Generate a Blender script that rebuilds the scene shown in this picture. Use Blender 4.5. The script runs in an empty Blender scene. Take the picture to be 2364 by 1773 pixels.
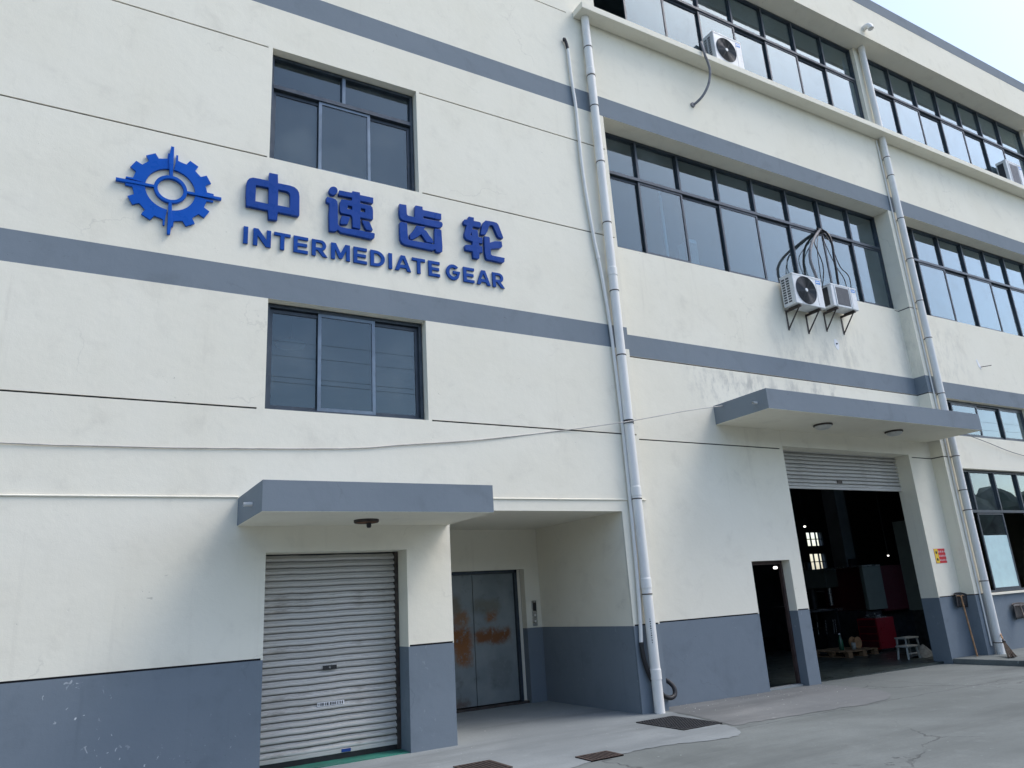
import bpy, bmesh, math, random
from mathutils import Vector, Matrix
R_ = math.radians
rnd = random.Random(7)

# ------------------------------------------------------------------ camera
scene = bpy.context.scene
col = scene.collection
cam_data = bpy.data.cameras.new('camera')
cam = bpy.data.objects.new('camera', cam_data)
col.objects.link(cam)
scene.camera = cam
YAW, PITCH, ROLL = R_(30.946), R_(16.255), R_(-3.6804)
fwd = Vector((math.sin(YAW)*math.cos(PITCH), math.cos(YAW)*math.cos(PITCH), math.sin(PITCH)))
rgt = Vector((math.cos(YAW), -math.sin(YAW), 0))
up = rgt.cross(fwd)
r2 = rgt*math.cos(ROLL) + up*math.sin(ROLL)
u2 = up*math.cos(ROLL) - rgt*math.sin(ROLL)
rot = Matrix((r2, u2, -fwd)).transposed()
cam.matrix_world = Matrix.Translation((0, -9, 1.63)) @ rot.to_4x4()
cam_data.sensor_width = 36
cam_data.lens = 36*1723.17/2364
cam_data.clip_start = 0.05
cam_data.clip_end = 3000

# ------------------------------------------------------------------ sky, sun, exposure
SUN_EL, SUN_AZ = R_(54), R_(118)          # hazy sun high to the right of the yard
world = bpy.data.worlds.new('World')
scene.world = world
world.use_nodes = True
wn = world.node_tree.nodes
wl = world.node_tree.links
for n in list(wn): wn.remove(n)
w_out = wn.new('ShaderNodeOutputWorld')
w_bg = wn.new('ShaderNodeBackground')
w_sky = wn.new('ShaderNodeTexSky')
w_sky.sky_type = 'NISHITA'
w_sky.sun_disc = False
w_sky.sun_elevation = SUN_EL
w_sky.sun_rotation = SUN_AZ
w_sky.air_density = 1.0
w_sky.dust_density = 2.0
w_sky.ozone_density = 1.0
w_sky.altitude = 0
w_bg.inputs['Strength'].default_value = 0.12
wl.new(w_sky.outputs['Color'], w_bg.inputs['Color'])
wl.new(w_bg.outputs['Background'], w_out.inputs['Surface'])

sun_data = bpy.data.lights.new('sun', 'SUN')
sun = bpy.data.objects.new('sun', sun_data)
col.objects.link(sun)
sun_dir = Vector((math.sin(SUN_AZ)*math.cos(SUN_EL), math.cos(SUN_AZ)*math.cos(SUN_EL), math.sin(SUN_EL)))
sun.rotation_euler = (-sun_dir).to_track_quat('-Z', 'Y').to_euler()
sun.location = (0, -20, 40)
sun_data.energy = 0.6
sun_data.angle = R_(24)
sun_data.color = (1.0, 0.98, 0.95)

vs = scene.view_settings
vs.view_transform = 'Standard'
vs.look = 'None'
vs.gamma = 1
vs.use_curve_mapping = False
vs.exposure = 1.3
scene.cycles.max_bounces = 6
scene.cycles.diffuse_bounces = 3
scene.cycles.glossy_bounces = 3
scene.cycles.transparent_max_bounces = 10

# ------------------------------------------------------------------ material tools
class NT:
    def __init__(self, name):
        self.m = bpy.data.materials.new(name)
        self.m.use_nodes = True
        self.t = self.m.node_tree
        self.n = self.t.nodes
        for x in list(self.n): self.n.remove(x)
        self.out = self.n.new('ShaderNodeOutputMaterial')
        self.tc = self.n.new('ShaderNodeTexCoord')
    def link(self, a, b): self.t.links.new(a, b)
    def set(self, sock, v):
        if hasattr(v, 'is_linked') or hasattr(v, 'links'): self.link(v, sock)
        else:
            if sock.type == 'RGBA' and len(v) == 3: v = (*v, 1)
            sock.default_value = v
    def vec(self, scale=(1, 1, 1), loc=(0, 0, 0), rot=(0, 0, 0), src=None):
        mp = self.n.new('ShaderNodeMapping')
        mp.inputs['Scale'].default_value = scale
        mp.inputs['Location'].default_value = loc
        mp.inputs['Rotation'].default_value = rot
        self.link(src or self.tc.outputs['Object'], mp.inputs['Vector'])
        return mp.outputs['Vector']
    def noise(self, scale, detail=4, rough=.55, vec=None, dist=0.0, out='Fac'):
        x = self.n.new('ShaderNodeTexNoise')
        x.inputs['Scale'].default_value = scale
        x.inputs['Detail'].default_value = detail
        x.inputs['Roughness'].default_value = rough
        x.inputs['Distortion'].default_value = dist
        self.link(vec or self.tc.outputs['Object'], x.inputs['Vector'])
        return x.outputs[out]
    def voro(self, scale, vec=None, feature='DISTANCE_TO_EDGE'):
        x = self.n.new('ShaderNodeTexVoronoi')
        x.feature = feature
        x.inputs['Scale'].default_value = scale
        self.link(vec or self.tc.outputs['Object'], x.inputs['Vector'])
        return x.outputs['Distance']
    def ramp(self, fac, lo, hi, a=0.0, b=1.0):
        x = self.n.new('ShaderNodeMapRange')
        x.interpolation_type = 'SMOOTHSTEP'
        for k, v in (('From Min', lo), ('From Max', hi), ('To Min', a), ('To Max', b)):
            x.inputs[k].default_value = v
        self.link(fac, x.inputs['Value'])
        return x.outputs['Result']
    def math(self, op, a, b=0.0):
        x = self.n.new('ShaderNodeMath')
        x.operation = op
        self.set(x.inputs[0], a); self.set(x.inputs[1], b)
        return x.outputs[0]
    def mix(self, fac, a, b):
        x = self.n.new('ShaderNodeMix')
        x.data_type = 'RGBA'
        self.set(x.inputs[0], fac); self.set(x.inputs[6], a); self.set(x.inputs[7], b)
        return x.outputs[2]
    def addvec(self, a, noise_col, amt):
        s = self.n.new('ShaderNodeVectorMath'); s.operation = 'SCALE'
        self.link(noise_col, s.inputs[0]); s.inputs['Scale'].default_value = amt
        d = self.n.new('ShaderNodeVectorMath'); d.operation = 'ADD'
        self.link(a, d.inputs[0]); self.link(s.outputs[0], d.inputs[1])
        return d.outputs[0]
    def rand(self):
        x = self.n.new('ShaderNodeObjectInfo')
        return x.outputs['Random']
    def bump(self, h, strength=.3, dist=.01, prev=None):
        x = self.n.new('ShaderNodeBump')
        x.inputs['Strength'].default_value = strength
        x.inputs['Distance'].default_value = dist
        self.link(h, x.inputs['Height'])
        if prev is not None: self.link(prev, x.inputs['Normal'])
        return x.outputs['Normal']
    def finish(self, color, rough=.8, metallic=0.0, normal=None, spec=.5, coat=0):
        p = self.n.new('ShaderNodeBsdfPrincipled')
        self.set(p.inputs['Base Color'], color)
        self.set(p.inputs['Roughness'], rough)
        self.set(p.inputs['Metallic'], metallic)
        p.inputs['Specular IOR Level'].default_value = spec
        if coat:
            p.inputs['Coat Weight'].default_value = coat
        if normal is not None: self.link(normal, p.inputs['Normal'])
        self.link(p.outputs[0], self.out.inputs['Surface'])
        return self.m

def shade(c, k): return tuple(min(1, v*k) for v in c)

def simple(name, c, rough=.6, metallic=0.0, var=.15, scale=8, bump=.12, bscale=90, dirt=0.0, dirtcol=(.05, .045, .04), spec=.5):
    t = NT(name)
    n = t.noise(scale, 5)
    k = t.mix(t.ramp(n, .3, .7), shade(c, 1-var), shade(c, 1+var*.6))
    if dirt:
        d = t.ramp(t.noise(scale*1.7, 6, .65, dist=.4), .52, .72, 0, dirt)
        k = t.mix(d, k, dirtcol)
    nb = t.bump(t.noise(bscale, 3), bump, .004)
    rr = t.ramp(t.noise(scale*2, 4), .3, .7, max(.02, rough-.08), min(1, rough+.08))
    return t.finish(k, rr, metallic, nb, spec)

M = {}
def plaster(name, base, warm, dirtcol, splash=0.0, dirt=.30, scuff=.45, mould=False):
    t = NT(name)
    big = t.noise(.55, 4, .6)
    c = t.mix(t.ramp(big, .35, .68), base, warm)
    med = t.noise(2.3, 6, .62, dist=.5)
    c = t.mix(t.ramp(med, .5, .8, 0, dirt), c, dirtcol)
    # long faint vertical run marks
    st = t.noise(1.0, 5, .6, vec=t.vec((7.0, 7.0, .35)))
    c = t.mix(t.ramp(st, .58, .82, 0, dirt*.9), c, dirtcol)
    # trowel patches of repainted plaster
    pt = t.noise(.9, 2, .4, vec=t.vec((1, 1, 1.6), loc=(3.1, 0, 8.7)), dist=1.2)
    c = t.mix(t.ramp(pt, .6, .64, 0, .16), c, shade(base, 1.06))
    # sparse scuffs and knocks
    sc = t.noise(9, 2, .5, vec=t.vec((1, 1, 2.2), loc=(1.7, 2, 5)), dist=1.5)
    sm = t.math('MULTIPLY', t.ramp(sc, .70, .76), t.ramp(t.noise(1.3, 2), .52, .66))
    c = t.mix(t.math('MULTIPLY', sm, scuff), c, shade(dirtcol, .7))
    # hairline cracks
    wv = t.addvec(t.vec((1, 1, 1)), t.noise(2.2, 5, out='Color'), .55)
    vd = t.voro(.42, wv)
    cr = t.math('MULTIPLY', t.ramp(vd, .0012, .004, 1, 0), t.ramp(t.noise(.8, 3, vec=t.vec(loc=(9, 4, 1))), .56, .64))
    c = t.mix(t.math('MULTIPLY', cr, .16), c, shade(dirtcol, .6))
    if mould:
        mp = t.n.new('ShaderNodeSeparateXYZ'); t.link(t.addvec(t.tc.outputs['Object'], t.noise(1.5, 4, out='Color'), .6), mp.inputs[0])
        def win(sk, a, b, e): return t.math('MULTIPLY', t.ramp(sk, a-e, a+e), t.ramp(sk, b-e, b+e, 1, 0))
        for (x0, x1, z0, z1, k) in ((9.6, 13.6, 5.0, 5.75, .55), (15.9, 18.5, 6.2, 7.6, .25), (11.9, 14.6, 5.9, 7.1, .3), (1.8, 4.6, 6.9, 7.7, .2)):
            mk = t.math('MULTIPLY', win(mp.outputs[0], x0, x1, .5), win(mp.outputs[2], z0, z1, .2))
            sp_ = t.math('MULTIPLY', t.ramp(t.noise(5, 6, .7, vec=t.vec((1, 1, .45))), .42, .68), mk)
            c = t.mix(t.math('MULTIPLY', sp_, k), c, (.30, .30, .28))
    if splash:
        sp = t.noise(14, 3, .6, vec=t.vec((1, 1, .8)), dist=.8)
        sp2 = t.noise(1.1, 3, vec=t.vec(loc=(4, 2, 7)))
        sk = t.math('MULTIPLY', t.ramp(sp, .655, .69), t.ramp(sp2, .50, .62))
        px = t.n.new('ShaderNodeSeparateXYZ'); t.link(t.tc.outputs['Object'], px.inputs[0])
        sk = t.math('MULTIPLY', sk, t.ramp(px.outputs[0], 1.2, 2.0, 1, .12))   # paint was spilt on the left stretch of wall
        c = t.mix(t.math('MULTIPLY', sk, splash), c, (.68, .70, .70))
        gr = t.ramp(t.noise(6, 4, vec=t.vec((1, 1, 1), loc=(2, 2, 2))), .62, .78, 0, .35)
        c = t.mix(gr, c, shade(base, .72))
    h1 = t.noise(75, 4, .6)
    h2 = t.noise(4.5, 5, .6)
    nb = t.bump(h2, .16, .03)
    nb = t.bump(h1, .22, .004, nb)
    nb = t.bump(t.math('MULTIPLY', sm, -1.0), .5, .004, nb)
    return t.finish(c, .86, 0, nb, .25)
M['cream'] = plaster('cream_plaster', mould=True, base=(.825, .785, .658), warm=(.80, .757, .625), dirtcol=(.55, .51, .42))
M['blue'] = plaster('grey_blue_paint', (.195, .229, .258), (.18, .214, .243), (.125, .148, .165), splash=.0, dirt=.42)
M['dado'] = plaster('grey_blue_dado_paint', (.178, .212, .243), (.163, .198, .229), (.10, .124, .147), splash=.85, dirt=.3)
M['groove'] = simple('groove_dark_paint', (.018, .018, .022), .9, var=.3)  # dark paint of the wall grooves themselves
M['frame'] = simple('dark_aluminium_frame', (.045, .060, .078), .38, .3, .2, 5, .05, dirt=.25, dirtcol=(.16, .16, .15))
M['frame_light'] = simple('weathered_aluminium_sash', (.14, .185, .235), .4, .4, .2, 5, .05, dirt=.2, dirtcol=(.07, .08, .09))
M['white_pvc'] = simple('aged_white_pvc', (.76, .75, .71), .5, 0, .05, 2, .0, dirt=.18, dirtcol=(.58, .54, .46), spec=.35)
M['black_rubber'] = simple('black_rubber', (.012, .012, .014), .5, 0, .3, 10, .1)
M['grey_hose'] = simple('grey_hose_wrap', (.20, .20, .21), .65, 0, .25, 20, .25)
M['steel_dark'] = simple('rusty_dark_steel', (.07, .06, .055), .6, .5, .4, 14, .2, dirt=.5, dirtcol=(.12, .055, .03))
M['rust'] = simple('rust', (.16, .07, .03), .85, .1, .4, 18, .3)
M['ac_white'] = simple('ac_casing_enamel', (.70, .71, .70), .35, 0, .08, 6, .04, dirt=.3, dirtcol=(.40, .38, .34))
M['ac_dark'] = simple('ac_grille_plastic', (.035, .038, .042), .5, 0, .2, 12, .05)
M['ac_ring'] = simple('ac_guard_wire', (.10, .105, .115), .4, .2, .2, 12, .05)
M['ac_blue'] = simple('ac_badge_blue', (.02, .22, .62), .4, 0, .05, 8, .02)
M['white_print'] = simple('white_print', (.8, .8, .8), .5, 0, .05, 8, .02)
M['black_print'] = simple('black_print', (.02, .02, .02), .5, 0, .05, 8, .02)
M['gear_blue'] = simple('emblem_blue_lacquer', (.003, .085, .43), .32, 0, .08, 3, .05, spec=.15)
M['char_blue'] = simple('character_blue_lacquer', (.010, .055, .27), .3, 0, .08, 3, .05, spec=.15)
M['letter_blue'] = simple('letter_blue_lacquer', (.006, .06, .29), .3, 0, .1, 5, .05, spec=.15)
M['wood'] = simple('raw_wood', (.36, .20, .095), .7, 0, .3, 9, .2)
M['pallet_wood'] = simple('pallet_wood', (.20, .125, .065), .8, 0, .35, 9, .3)
M['broom'] = simple('twig_bristles', (.07, .05, .035), .9, 0, .4, 30, .4)
M['shovel'] = simple('black_shovel_plastic', (.045, .042, .042), .6, .1, .3, 12, .15, dirt=.4, dirtcol=(.16, .14, .12))
M['red'] = simple('red_tool_enamel', (.20, .006, .014), .35, 0, .1, 6, .05)
M['red_dark'] = simple('dark_red_machine_enamel', (.055, .004, .009), .45, 0, .15, 6, .05)
M['machine_green'] = simple('grey_green_machine_enamel', (.105, .125, .112), .5, 0, .1, 5, .05)
M['machine_dark'] = simple('oily_dark_iron', (.045, .05, .055), .45, .6, .3, 9, .15)
M['steel'] = simple('bare_steel', (.45, .46, .46), .3, .9, .15, 12, .1)
M['sign_red'] = simple('sign_red_print', (.62, .03, .035), .45, 0, .05, 8, .02)
M['sign_yellow'] = simple('sign_yellow_print', (.80, .55, .04), .45, 0, .05, 8, .02)
M['lamp_glass'] = simple('frosted_lamp_glass', (.55, .55, .52), .35, 0, .1, 8, .03, dirt=.3, dirtcol=(.2, .17, .13))
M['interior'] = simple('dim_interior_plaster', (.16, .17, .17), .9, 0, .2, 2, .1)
M['interior_dark'] = simple('dark_interior_plaster', (.06, .066, .072), .9, 0, .25, 2, .1)  # plain dark grey for inner walls and floor slabs
M['floor_green'] = simple('worn_green_floor_paint', (.035, .20, .145), .45, 0, .3, 2.5, .1, dirt=.4, dirtcol=(.12, .13, .12))
M['cloth'] = simple('grey_rag', (.16, .18, .18), .95, 0, .3, 14, .4)
M['stool_white'] = simple('chipped_white_paint', (.30, .32, .295), .6, 0, .2, 10, .1, dirt=.35, dirtcol=(.2, .19, .16))
M['film'] = simple('frosted_window_film', (.50, .68, .68), .5, 0, .06, 6, .03, dirt=.12, dirtcol=(.25, .4, .4))
M['brown_frame'] = simple('brown_painted_steel', (.075, .05, .045), .5, .2, .25, 7, .08)
M['grating'] = simple('cast_iron', (.055, .055, .058), .65, .5, .3, 25, .25, dirt=.3, dirtcol=(.13, .12, .11))
M['rust_grate'] = simple('rusted_grating', (.085, .06, .05), .8, .3, .35, 25, .25)
M['pit'] = simple('drain_pit', (.006, .006, .006), .9)
M['blue_label'] = simple('blue_sticker', (.01, .05, .25), .4, 0, .05, 8, .02)
M['hall_floor'] = simple('dimmed_oily_workshop_floor', (.030, .042, .040), .35, 0, .35, 1.8, .08, dirt=.4, dirtcol=(.06, .065, .06))  # oily floor, its colour darkened further for the dimness of the hall
M['old_cable'] = simple('grimy_pale_cable', (.50, .47, .43), .6, 0, .2, 3, .05, dirt=.4, dirtcol=(.2, .18, .16))
M['foliage'] = simple('dark_foliage', (.035, .06, .03), .8, 0, .5, .6, .6, 2.5)
M['grit'] = simple('plaster_grit', (.40, .40, .37), .9, 0, .3, 20, .1)
def lit(name, c, k):
    t = NT(name); e = t.n.new('ShaderNodeEmission'); e.inputs[0].default_value = (*c, 1); e.inputs[1].default_value = k
    t.link(e.outputs[0], t.out.inputs['Surface']); return t.m
M['lamp_lit'] = lit('lit_work_lamp', (1, .97, .9), 1.6)
M['wire'] = simple('dark_cable', (.05, .05, .055), .6, 0, .2, 12, .05)
M['glass_bottle'] = simple('green_bottle', (.02, .09, .05), .15, 0, .1, 8, .02)

# ribbed shutter steel: per-slat variation, grime along edges
t = NT('shutter_enamel')
c = t.mix(t.rand(), (.49, .475, .435), (.585, .57, .53))
n1 = t.noise(2.2, 5, .6, vec=t.vec((1, 1, 6)))
c = t.mix(t.ramp(n1, .5, .78, 0, .5), c, (.30, .275, .24))
n2 = t.noise(9, 4, .7, vec=t.vec((.6, 1, 8)))
c = t.mix(t.ramp(n2, .58, .76, 0, .65), c, (.17, .145, .12))
gm = t.math('MULTIPLY', t.ramp(t.rand(), .72, .86), t.ramp(t.noise(1.3, 5, .65, vec=t.vec((1, 1, 3), loc=(3, 1, 2))), .40, .60))
c = t.mix(t.math('MULTIPLY', gm, .7), c, (.20, .17, .135))
M['shutter'] = t.finish(c, .5, .1, t.bump(t.noise(3, 3, vec=t.vec((1, 1, .5))), .12, .02), .4)

# lift door: painted steel with rust blooms
t = NT('rusty_lift_door')
c = t.mix(t.ramp(t.noise(2, 4), .3, .7), (.25, .28, .28), (.19, .22, .225))
gr = t.ramp(t.noise(5, 5, .6, vec=t.vec(loc=(1, 1, 2))), .55, .75, 0, .5)
c = t.mix(gr, c, (.10, .10, .10))
def blob(x0, x1, z0, z1, soft):
    sep = t.n.new('ShaderNodeSeparateXYZ')
    wob = t.addvec(t.tc.outputs['Object'], t.noise(7, 6, .7, out='Color'), .24)
    t.link(wob, sep.inputs[0])
    o = .12
    a = t.ramp(sep.outputs[0], x0+o-soft, x0+o+soft)
    b = t.ramp(sep.outputs[0], x1+o-soft, x1+o+soft, 1, 0)
    d = t.ramp(sep.outputs[2], z0+o-soft, z0+o+soft)
    e = t.ramp(sep.outputs[2], z1+o-soft, z1+o+soft, 1, 0)
    return t.math('MULTIPLY', t.math('MULTIPLY', a, b), t.math('MULTIPLY', d, e))
speck = t.ramp(t.noise(13, 6, .75), .28, .5)
for (x0, x1, z0, z1, k, rc) in ((5.50, 5.86, .95, 1.25, 1, (.22, .085, .025)), (5.62, 5.84, .72, 1.0, .95, (.25, .10, .03)),
                                (5.62, 5.82, 1.33, 1.5, .85, (.24, .11, .035)), (5.48, 5.68, 1.53, 1.75, .6, (.17, .12, .05)),
                                (5.99, 6.60, 1.03, 1.18, 1, (.19, .075, .025)), (6.22, 6.36, 1.36, 1.48, .9, (.24, .10, .03)),
                                (5.99, 6.42, 1.53, 1.66, .5, (.16, .13, .07)), (5.45, 5.75, .05, .12, .8, (.10, .06, .04)),
                                (6.25, 6.6, .3, .7, .35, (.09, .10, .10))):
    c = t.mix(t.math('MULTIPLY', t.math('MULTIPLY', blob(x0-.03, x1+.03, z0-.03, z1+.03, .07), speck), k), c, rc)
M['lift_door'] = t.finish(c, .55, .15, t.bump(t.noise(20, 4), .15, .004), .35)

# concrete yard
def concrete(name, base, dark, joints):
    t = NT(name)
    c = t.mix(t.ramp(t.noise(.28, 5, .6, dist=.6), .35, .68), base, dark)
    s = t.noise(.5, 6, .65, vec=t.vec((.35, 1.6, 1), rot=(0, 0, .10)))
    c = t.mix(t.ramp(s, .46, .70, 0, .75), c, shade(dark, .66))
    c = t.mix(t.ramp(t.noise(3.1, 5, .6), .55, .75, 0, .3), c, shade(base, 1.18))
    c = t.mix(t.ramp(t.noise(34, 3, .6), .4, .7, 0, .22), c, shade(dark, .7))
    fl = t.math('MULTIPLY', t.ramp(t.noise(11, 2), .70, .74), t.ramp(t.noise(.7, 2), .48, .6))
    c = t.mix(t.math('MULTIPLY', fl, .6), c, shade(base, 1.7))
    h = t.noise(22, 5, .65)
    nb = t.bump(h, .25, .006)
    nb = t.bump(t.noise(1.4, 4), .15, .05, nb)
    if joints:
        wv = t.addvec(t.vec((1, 1, 1)), t.noise(1.6, 6, .6, out='Color'), .7)
        vd = t.voro(.30, wv)
        cr = t.math('MULTIPLY', t.ramp(vd, .0015, .007, 1, 0), t.ramp(t.noise(.5, 3), .46, .58))
        sx = t.n.new('ShaderNodeSeparateXYZ'); t.link(t.addvec(t.vec((1, 1, 1)), t.noise(.9, 5, .6, out='Color'), .35), sx.inputs[0])
        for yj in (-1.62, -5.2, -9.4):
            jn = t.ramp(t.math('ABSOLUTE', t.math('SUBTRACT', sx.outputs[1], yj)), .004, .014, .8, 0)
            cr = t.math('MAXIMUM', cr, jn)
        for xj in (12.4, 18.2, 1.0):
            jn = t.ramp(t.math('ABSOLUTE', t.math('SUBTRACT', sx.outputs[0], xj)), .004, .014, .7, 0)
            cr = t.math('MAXIMUM', cr, jn)
        c = t.mix(t.math('MULTIPLY', cr, .6), c, (.05, .05, .05))
        nb = t.bump(t.math('MULTIPLY', cr, -1.0), .6, .01, nb)
    return t.finish(c, .82, 0, nb, .3)
M['concrete'] = concrete('yard_concrete', (.205, .223, .213), (.142, .157, .150), True)
M['cement'] = concrete('new_cement', (.29, .313, .312), (.222, .243, .246), False)
M['brown_concrete'] = concrete('stained_concrete', (.212, .215, .208), (.158, .166, .166), False)

# window glass: thin pane, mirror part by angle (Schlick), the rest a blue-green tint
t = NT('blue_tinted_glass')
geo = t.n.new('ShaderNodeNewGeometry')
dp = t.n.new('ShaderNodeVectorMath'); dp.operation = 'DOT_PRODUCT'
t.link(geo.outputs['True Normal'], dp.inputs[0]); t.link(geo.outputs['Incoming'], dp.inputs[1])
ca = t.math('ABSOLUTE', dp.outputs['Value'])
f5 = t.math('POWER', t.math('SUBTRACT', 1.0, ca), 3.0)
fr = t.math('ADD', .058, t.math('MULTIPLY', f5, .942))
tr = t.n.new('ShaderNodeBsdfTransparent')
tr.inputs[0].default_value = (.52, .66, .72, 1)
gl = t.n.new('ShaderNodeBsdfGlossy')
gl.inputs['Roughness'].default_value = 0
gl.inputs['Color'].default_value = (.84, .95, 1, 1)
dust = t.n.new('ShaderNodeBsdfDiffuse')
dust.inputs[0].default_value = (.42, .46, .46, 1)
m1 = t.n.new('ShaderNodeMixShader'); m2 = t.n.new('ShaderNodeMixShader')
t.link(fr, m1.inputs[0]); t.link(tr.outputs[0], m1.inputs[1]); t.link(gl.outputs[0], m1.inputs[2])
dm = t.ramp(t.noise(1.1, 5, .6), .4, .8, .03, .14)
t.link(dm, m2.inputs[0]); t.link(m1.outputs[0], m2.inputs[1]); t.link(dust.outputs[0], m2.inputs[2])
t.link(m2.outputs[0], t.out.inputs['Surface'])
M['glass'] = t.m

# ------------------------------------------------------------------ mesh tools
class MB:
    def __init__(self): self.v = []; self.f = []
    def quad(self, *p):
        b = len(self.v); self.v += [tuple(q) for q in p]; self.f.append(tuple(range(b, b+len(p)))); return self
    def box(self, x0, x1, y0, y1, z0, z1):
        b = len(self.v)
        self.v += [(x0, y0, z0), (x1, y0, z0), (x1, y1, z0), (x0, y1, z0), (x0, y0, z1), (x1, y0, z1), (x1, y1, z1), (x0, y1, z1)]
        self.f += [tuple(b+i for i in q) for q in ((0, 3, 2, 1), (4, 5, 6, 7), (0, 1, 5, 4), (1, 2, 6, 5), (2, 3, 7, 6), (3, 0, 4, 7))]
        return self
    def beam(self, a, b, w, h):
        a, b = Vector(a), Vector(b); d = (b-a).normalized()
        s = d.cross(Vector((0, 0, 1)));
        if s.length < 1e-3: s = Vector((1, 0, 0))
        s.normalize(); u = s.cross(d)
        k = len(self.v)
        for p in (a, b):
            for (i, j) in ((-1, -1), (1, -1), (1, 1), (-1, 1)): self.v.append(tuple(p + s*(w/2*i) + u*(h/2*j)))
        self.f += [tuple(k+i for i in q) for q in ((0, 3, 2, 1), (4, 5, 6, 7), (0, 1, 5, 4), (1, 2, 6, 5), (2, 3, 7, 6), (3, 0, 4, 7))]
        return self
    def tube(self, path, r, n=10, cap=True):
        P = [Vector(p) for p in path]; k = len(self.v)
        rr = r if isinstance(r, (list, tuple)) else [r]*len(P)
        d0 = (P[1]-P[0]).normalized()
        s = d0.cross(Vector((0, 1, 0)))
        if s.length < .1: s = d0.cross(Vector((0, 0, 1)))
        s.normalize()
        for i, p in enumerate(P):
            d = (P[min(i+1, len(P)-1)]-P[max(i-1, 0)]).normalized()
            s = (s - d*s.dot(d)).normalized(); u = d.cross(s)
            for j in range(n):
                a = 2*math.pi*j/n
                self.v.append(tuple(p + (s*math.cos(a)+u*math.sin(a))*rr[i]))
        for i in range(len(P)-1):
            for j in range(n):
                self.f.append((k+i*n+j, k+i*n+(j+1) % n, k+(i+1)*n+(j+1) % n, k+(i+1)*n+j))
        if cap:
            e = len(self.v)      # caps get vertices of their own, so that smooth shading stays round
            self.v += self.v[k:k+n] + self.v[k+(len(P)-1)*n:k+len(P)*n]
            self.f.append(tuple(e+j for j in reversed(range(n))))
            self.f.append(tuple(e+n+j for j in range(n)))
        return self
    def lathe(self, prof, c, axis='Z', n=20):
        k = len(self.v); m = len(prof)
        for i in range(n):
            a = 2*math.pi*i/n; ca, sa = math.cos(a), math.sin(a)
            for (r, h) in prof:
                if axis == 'Z': self.v.append((c[0]+r*ca, c[1]+r*sa, c[2]+h))
                else: self.v.append((c[0]+r*ca, c[1]+h, c[2]+r*sa))
        for i in range(n):
            for j in range(m-1):
                a, b = k+i*m+j, k+((i+1) % n)*m+j
                self.f.append((a, b, b+1, a+1))
        return self
    def build(self, name, mat, parent=None, smooth=False, bevel=0.0, seg=2):
        me = bpy.data.meshes.new(name)
        me.from_pydata(self.v, [], self.f)
        bm = bmesh.new(); bm.from_mesh(me)
        if bevel:
            bmesh.ops.bevel(bm, geom=[e for e in bm.edges], offset=bevel, segments=seg, affect='EDGES', profile=.5)
        bmesh.ops.recalc_face_normals(bm, faces=bm.faces)
        bm.to_mesh(me); bm.free()
        if smooth:
            for p in me.polygons: p.use_smooth = True
        me.materials.append(mat if not isinstance(mat, str) else M[mat])
        o = bpy.data.objects.new(name, me)
        col.objects.link(o)
        if parent is not None: o.parent = parent; o.matrix_parent_inverse = parent.matrix_world.inverted() if parent.type != 'EMPTY' else Matrix.Identity(4)
        return o

def smooth_path(pts, n=8):
    P = [Vector(p) for p in pts]; out = []
    for i in range(len(P)-1):
        p0, p1, p2, p3 = P[max(i-1, 0)], P[i], P[i+1], P[min(i+2, len(P)-1)]
        for k in range(n):
            s = k/n
            out.append(.5*((2*p1)+(p2-p0)*s+(2*p0-5*p1+4*p2-p3)*s*s+(3*p1-p0-3*p2+p3)*s**3))
    out.append(P[-1])
    return out

def tag(o, label=None, cat=None, group=None, kind=None):
    if label: o['label'] = label
    if cat: o['category'] = cat
    if group: o['group'] = group
    if kind: o['kind'] = kind
    return o
def thing(name, label, cat, loc=(0, 0, 0), group=None):
    o = bpy.data.objects.new(name, None); col.objects.link(o); o.location = loc; o.empty_display_size = .2
    return tag(o, label, cat, group)
def copy_tree(o, parent=None):
    c = o.copy(); col.objects.link(c)
    if parent is not None: c.parent = parent
    for ch in list(o.children): copy_tree(ch, c)
    return c
def flat_shape(name, polys, yc, depth, mat, parent, bevel=.003):
    """polygons (outer and holes, in x,z of a wall) filled and extruded towards the yard"""
    cu = bpy.data.curves.new(name, 'CURVE'); cu.dimensions = '2D'; cu.fill_mode = 'BOTH'
    cu.extrude = depth/2 - bevel; cu.bevel_depth = bevel; cu.bevel_resolution = 1; cu.offset = -bevel
    for pl in polys:
        sp = cu.splines.new('POLY'); sp.points.add(len(pl)-1); sp.use_cyclic_u = True
        for p, q in zip(sp.points, pl): p.co = (q[0], q[1], 0, 1)
    tmp = bpy.data.objects.new(name, cu); col.objects.link(tmp)
    bpy.context.view_layer.update()
    dg = bpy.context.evaluated_depsgraph_get()
    me = bpy.data.meshes.new_from_object(tmp.evaluated_get(dg))
    bpy.data.objects.remove(tmp); bpy.data.curves.remove(cu)
    for v in me.vertices:
        x, y, z = v.co; v.co = (x, yc - z, y)
    me.materials.clear(); me.materials.append(M[mat])
    me.name = name
    o = bpy.data.objects.new(name, me); col.objects.link(o)
    if parent is not None: o.parent = parent
    return o

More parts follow.
